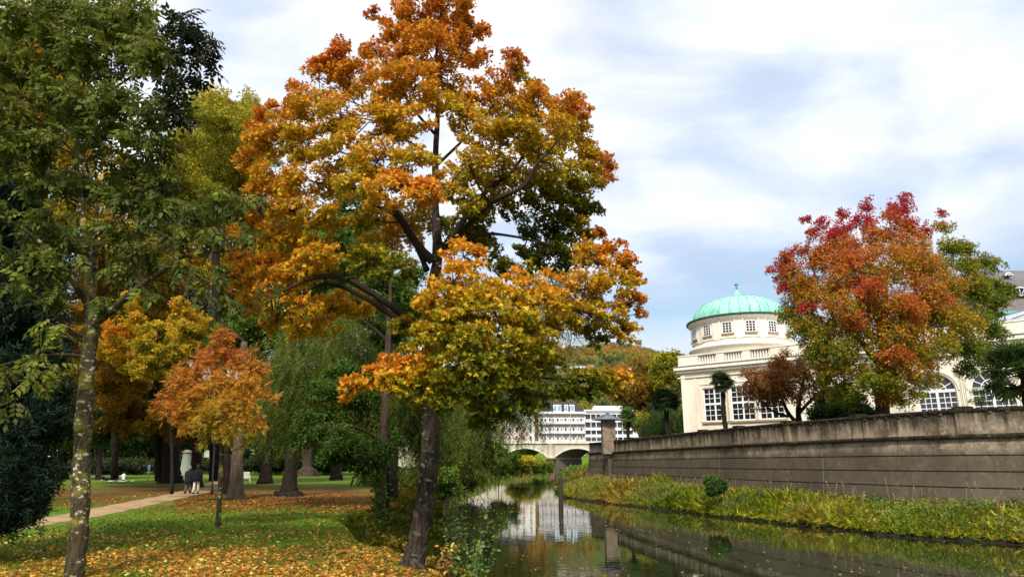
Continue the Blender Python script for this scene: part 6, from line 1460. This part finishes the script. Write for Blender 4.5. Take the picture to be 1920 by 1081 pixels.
p = gp(277, 900, LAWN); e_ = empty('park_sign', p); tag(e_, 'small blue sign on a thin post on the sunny green', 'sign')
m = MB(); zt_ = at(277, 870, p.y).z; m.tube([(p.x, p.y, LAWN), (p.x, p.y, zt_)], .05, 8); m.build('pole', GREYM, e_); m = MB(); m.box((p.x - .16, p.y - .11, zt_ - .55), (p.x + .16, p.y - .055, zt_ - .05)); m.build('board', mat('blue_sign', (.12, .25, .45), .5, .4), e_)
p = gp(346, 893, LAWN); e_ = empty('white_pillar', p); tag(e_, 'pale tapering monument pillar behind the walking couple', 'pillar')
zt_ = at(346, 849, p.y).z; m = MB(); w_ = 9 / F * p.y; m.lathe((p.x, p.y, LAWN), [(w_ * 1.25, 0), (w_ * 1.25, .4), (w_, .45), (w_ * .8, zt_ - LAWN)], n=20); m.build('shaft', mat('pale_stone', (.20, .22, .17), .8, .2), e_)
m = MB(); m.lathe((p.x, p.y, zt_), [(w_ * .8, 0), (w_ * .95, .06), (w_ * .95, .25), (w_ * .4, .5), (0, .55)], n=20); m.build('cap', STONEP, e_)
# white garden chair
p = gp(461, 905, LAWN); e_ = empty('garden_chair', p); tag(e_, 'white metal park armchair on the shaded lawn beside the double trunk', 'chair')
ca, sa = math.cos(.5), math.sin(.5)
def fc(x, y, z): return (p.x + (x * .62 * ca - y * sa) * 1.15, p.y + (x * .62 * sa + y * ca) * 1.15, LAWN + z * 1.1)
m = MB()
for k in range(6): m.box((-.5, -.22 + k * .09, .42), (.5, -.16 + k * .09, .45), fr=fc)
m.build('seat', WPAINT, e_); m = MB()
for k in range(5): m.box((-.5, .30 + k * .03, .52 + k * .1), (.5, .33 + k * .03, .58 + k * .1), fr=fc)
m.build('backrest', WPAINT, e_)
for sx in (-.46, .46):
    for (y0, y1) in ((-.2, -.26), (.28, .4)):
        m = MB(); m.tube([fc(sx, y0, .42), fc(sx, y1, 0)], .028, 6); m.build('leg', WPAINT, e_)
    m = MB(); m.tube([fc(sx, -.22, .42), fc(sx, -.24, .64), fc(sx, .32, .66)], .025, 6); m.build('armrest', WPAINT, e_)
# terrace rail
yr0 = 70; pa = at(1198, 806, 72); pb_ = at(1284, 803, 60); e_ = empty('terrace_rail', (pa.x, pa.y, TZ)); tag(e_, 'long dark green bench rail behind the wall left of the hall', 'railing')
m = MB(); DG = mat('dark_green_paint', (.03, .045, .035), .5, .4); d_ = (pb_ - pa); d_.z = 0; n_ = 9
for zz_ in (TZ + 1.36, TZ + 1.18): m.tube([(pa.x, pa.y, zz_), (pb_.x, pb_.y, zz_)], .07, 6)
m.build('rail', DG, e_)
for k in range(n_ + 1):
    q_ = pa + d_ * k / n_; m = MB(); m.tube([(q_.x, q_.y, TZ), (q_.x, q_.y, TZ + 1.36)], .06, 6); m.build('post', DG, e_)
# leaning wooden post in the river
pw = gp(1052, 948, 0.0); e_ = empty('river_post', pw); tag(e_, 'dark wooden mooring post leaning in the water near the right bank', 'post')
pt = at(1051, 894, pw.y); m = MB(); m.tube([(pw.x, pw.y, -.6), (pw.x, pw.y, 0), (pt.x, pw.y, pt.z - .05), (pt.x, pw.y, pt.z)], [.16, .16, .14, .11], 8); m.build('timber', WOODD, e_)

# ================= people =================
SKIN = mat('skin', (.5, .3, .22), .6, .3)
def skin_mesh(name, joints, edges, rads, m_, parent, lvl=1):
    me = bpy.data.meshes.new(name); og = origin_of(parent)
    me.from_pydata([(j[0] - og.x, j[1] - og.y, j[2] - og.z) for j in joints], edges, [])
    o = link(name, me, parent, [m_]); md = o.modifiers.new('skin', 'SKIN'); md.use_smooth_shade = True
    for i, r in enumerate(rads):
        me.skin_vertices[0].data[i].radius = (r, r) if isinstance(r, (int, float)) else r
    me.skin_vertices[0].data[0].use_root = True
    s_ = o.modifiers.new('sub', 'SUBSURF'); s_.levels = lvl; s_.render_levels = lvl
    return o
def loft(mb, secs, face=0.0, n=12, org=(0, 0, 0)):
    o_ = len(mb.v); c_, s_ = math.cos(face), math.sin(face)
    for (x, y, z, rx, ry) in secs:
        for j in range(n):
            a = 2 * math.pi * j / n; u, v = x + rx * math.cos(a), y + ry * math.sin(a)
            mb.v.append((org[0] + u * c_ - v * s_, org[1] + u * s_ + v * c_, org[2] + z))
    for i in range(len(secs) - 1):
        for j in range(n): mb.f.append([o_ + i * n + j, o_ + i * n + (j + 1) % n, o_ + (i + 1) * n + (j + 1) % n, o_ + (i + 1) * n + j]); mb.m.append(0); mb.sm.append(True)
    mb.f.append([o_ + j for j in range(n)][::-1]); mb.m.append(0); mb.sm.append(True)
    mb.f.append([o_ + (len(secs) - 1) * n + j for j in range(n)]); mb.m.append(0); mb.sm.append(True)
def person_stand(loc, h, face, label, coat, trousers, hair, coat_len=.0, stride=.12, hands=True, group=None, shoe=None, wide=1.0):
    e_ = empty('person', loc); tag(e_, label, 'person', group); s = h / 1.75; c_, s_f = math.cos(face), math.sin(face)
    def W(x, y, z): return (loc[0] + (x * c_ - y * s_f) * s, loc[1] + (x * s_f + y * c_) * s, loc[2] + z * s)
    def S(secs): return [tuple(k * s for k in q_) for q_ in secs]
    J = [W(0, 0, .95), W(0, 0, 1.15), W(0, 0, 1.36), W(0, .01, 1.47), W(0, .02, 1.56), W(0, .03, 1.66), W(0, .02, 1.72),
         W(.09, 0, .88), W(.10, stride * .6, .50), W(.10, stride * .9, .08), W(.11, stride + .12, .04),
         W(-.09, 0, .88), W(-.10, -stride * .2, .50), W(-.10, -stride, .09), W(-.11, -stride + .14, .04),
         W(.17, 0, 1.38), W(.23, -.05, 1.12), W(.24, .03, .90), W(-.17, 0, 1.38), W(-.23, .03, 1.12), W(-.24, .10, .90)]
    E = [(0, 1), (1, 2), (2, 3), (3, 4), (4, 5), (5, 6), (0, 7), (7, 8), (8, 9), (9, 10), (0, 11), (11, 12), (12, 13), (13, 14), (2, 15), (15, 16), (16, 17), (2, 18), (18, 19), (19, 20)]
    R = [.11, .10, .11, .055, .075, .085, .05, .075, .055, .04, .035, .075, .055, .04, .035, .05, .04, .028, .05, .04, .028]
    for sx, (yw_) in ((1, .03), (-1, .10)):
        o_ = len(J) - 0; w_i = 17 if sx > 0 else 20
        J.append(W(sx * .245, yw_ + .03, .83)); E.append((w_i, len(J) - 1)); R.append(.033); pi_ = len(J) - 1
        for k in range(4):
            J.append(W(sx * .24, yw_ + .0 + .025 * k, .76 - .008 * (1.5 - abs(k - 1.5)))); E.append((pi_, len(J) - 1)); R.append(.010)
        J.append(W(sx * .215, yw_ + .07, .80)); E.append((pi_, len(J) - 1)); R.append(.011)
    skin_mesh('body', J, E, [r * s for r in R], SKIN, e_, 2)
    zl = .84 - coat_len; wd = wide
    m = MB(); loft(m, S([(0, 0, zl, .215 * wd, .16 * wd), (0, 0, zl + .2, .205 * wd, .15 * wd), (0, 0, 1.08, .185 * wd, .135 * wd), (0, 0, 1.25, .205 * wd, .14 * wd), (0, 0, 1.38, .215, .135), (0, .0, 1.45, .15, .11), (0, .01, 1.50, .075, .08), (0, .01, 1.53, .07, .075)]), face, 14, loc)
    for sx, ye, yw_ in ((1, -.05, .03), (-1, .03, .10)):
        m.tube([W(sx * .14, 0, 1.40), W(sx * .21, -.0, 1.34), W(sx * .25, ye, 1.12), W(sx * .255, (ye + yw_) / 2 + .02, 1.0), W(sx * .25, yw_, .88)], [r * s * wd for r in (.07, .078, .066, .06, .055)], 9)
    m.build('coat', coat, e_)
    m = MB(); loft(m, S([(0, 0, .80, .17, .12), (0, 0, .92, .165, .125), (0, 0, 1.0, .15, .12)]), face, 12, loc)
    for sx, y1, y2 in ((1, stride * .6, stride * .92), (-1, -stride * .2, -stride)):
        m.tube([W(sx * .08, 0, .90), W(sx * .09, y1 * .3, .78), W(sx * .10, y1, .5), W(sx * .10, (y1 + y2) / 2, .3), W(sx * .105, y2, .09)], [r * s for r in (.09, .098, .078, .07, .072)], 10)
    m.build('trousers', trousers, e_)
    for sx, yb in ((.105, stride + .03), (-.105, -stride + .05)):
        m = MB(); m.tube([W(sx, yb - .12, .05), W(sx, yb - .02, .055), W(sx, yb + .10, .045), W(sx, yb + .16, .035)], [.04 * s, .055 * s, .048 * s, .02 * s], 8); m.build('shoe', shoe or BLACKM, e_)
    m = MB(); loft(m, S([(0, -.04, 1.53, .05, .04), (0, -.03, 1.57, .085, .075), (0, -.015, 1.64, .098, .098), (0, 0, 1.71, .095, .105), (0, .01, 1.76, .065, .08), (0, .01, 1.785, .02, .03)]), face, 12, loc); m.build('hair', hair, e_)
    return e_
NAVY = mat('black_coat', (.010, .010, .014), .9, .15); NAVY2 = mat('dark_coat', (.016, .015, .018), .9, .15)
CREAMT = mat('cream_trousers', (.62, .56, .46), .85, .2); GREYT = mat('grey_trousers', (.10, .095, .09), .85, .2)
HAIRG = mat('grey_hair', (.22, .17, .13), .8, .3); HAIRD = mat('dark_hair', (.02, .015, .01), .7, .3); BLUEJ = mat('blue_jacket', (.08, .17, .30), .8, .2)
pz = gp(366, 926, LAWN); g0 = float(ground_h(pz.x, pz.y)) + .03
person_stand((pz.x, pz.y, g0), 1.80, .15, 'walking person in a wide black coat and cream trousers, seen from behind', NAVY, CREAMT, HAIRD, coat_len=.10, wide=1.3)
pz = gp(350, 925, LAWN)
person_stand((pz.x - .02, pz.y + .1, g0), 1.70, -.05, 'person in dark coat and grey trousers, left one of the couple on the path', NAVY2, GREYT, HAIRG, coat_len=.22, wide=1.2)
pb2 = gp(1667, 776, TZ) if False else Vector((onx(1667, 37.3, 5), 37.3, TZ))
person_stand((pb2.x, pb2.y, TZ + .0), 1.72, 1.2, 'person in a blue jacket standing on the terrace right of the red maple trunk', BLUEJ, GREYT, HAIRD)
for i, (px, lab, ct) in enumerate(((1082, 'tiny walker in yellow on the bridge', mat('yellow_jacket', (.6, .5, .12), .8, .2)), (1070, 'tiny walker in pale clothes on the bridge', mat('pale_jacket', (.6, .58, .52), .8, .2)), (1022, 'tiny walker in brown on the bridge near the left lamp', mat('brown_jacket', (.3, .18, .1), .8, .2)))):
    x = onx(px, YB + .8, 11); person_stand((x, YB + .8 + (.6 if px == 1070 else 0), zdk1), 1.75, .8 + i, lab, ct, GREYT, HAIRD, group=None)
# picnic on the green
pk = gp(222, 901.5, LAWN); e_ = empty('picnic_blanket', (pk.x, pk.y, LAWN)); tag(e_, 'white picnic blanket on the sunny green', 'blanket')
gk = float(ground_h(pk.x, pk.y)) + .05
m = MB(); 
nx_ = 8; vs = [(pk.x - 1.5 + 3.0 * i / nx_, pk.y - 1 + 2 * j / nx_, gk + .03 * math.sin(i * 1.7 + j)) for j in range(nx_ + 1) for i in range(nx_ + 1)]
m.add(vs, [(j * 9 + i, j * 9 + i + 1, j * 9 + i + 10, j * 9 + i + 9) for j in range(nx_) for i in range(nx_)], 0, True); m.build('cloth', WPAINT, e_)
def person_sit(loc, label, top, legs, hair, lying=False, face=0.0):
    e_ = empty('person', loc); tag(e_, label, 'person'); c_, s_ = math.cos(face), math.sin(face)
    def W(x, y, z): return (loc[0] + x * c_ - y * s_, loc[1] + x * s_ + y * c_, loc[2] + z)
    if not lying:
        J = [W(0, 0, .12), W(-.05, 0, .4), W(-.02, 0, .62), W(0, 0, .72), W(.02, 0, .82), W(.02, 0, .92), W(.1, .1, .12), W(.5, .14, .42), W(.85, .14, .08), W(.1, -.1, .12), W(.52, -.14, .38), W(.88, -.14, .08), W(-.02, .18, .6), W(.15, .24, .4), W(.4, .2, .42), W(-.02, -.18, .6), W(.15, -.24, .4), W(.4, -.2, .42)]
    else:
        J = [W(0, 0, .14), W(-.3, 0, .2), W(-.5, 0, .36), W(-.58, 0, .44), W(-.62, 0, .52), W(-.64, 0, .6), W(.1, .1, .12), W(.5, .12, .12), W(.95, .12, .07), W(.1, -.1, .12), W(.45, -.12, .36), W(.8, -.12, .08), W(-.5, .18, .36), W(-.6, .25, .12), W(-.4, .28, .05), W(-.5, -.18, .36), W(-.6, -.25, .12), W(-.4, -.28, .05)]
    E = [(0, 1), (1, 2), (2, 3), (3, 4), (4, 5), (0, 6), (6, 7), (7, 8), (0, 9), (9, 10), (10, 11), (2, 12), (12, 13), (13, 14), (2, 15), (15, 16), (16, 17)]
    skin_mesh('body', J, E, [.12, .11, .12, .055, .08, .065, .08, .06, .045, .08, .06, .045, .05, .04, .035, .05, .04, .035], SKIN, e_)
    m = MB(); m.tube([J[0], J[1], J[2], J[3]], [.17, .16, .17, .07], 10); m.tube([J[2], J[12], J[13]], [.08, .075, .06], 8); m.tube([J[2], J[15], J[16]], [.08, .075, .06], 8); m.build('shirt', top, e_)
    m = MB(); m.tube([J[0], J[6], J[7], J[8]], [.13, .11, .085, .065], 8); m.tube([J[0], J[9], J[10], J[11]], [.13, .11, .085, .065], 8); m.build('trousers', legs, e_)
    m = MB(); v5 = Vector(J[5]); m.lathe((v5.x, v5.y, v5.z), [(0, .06), (.07, .03), (.1, -.03), (.1, -.1), (.07, -.14)], n=10); m.build('hair', hair, e_)
person_sit((pk.x + .5, pk.y, gk + .03), 'person in white sitting on the picnic blanket', WPAINT, GREYT, HAIRD, face=2.6)
person_sit((pk.x - 1.1, pk.y - .2, gk + .03), 'dark dressed person reclining at the left end of the picnic blanket', NAVY, NAVY2, HAIRD, True, face=.2)
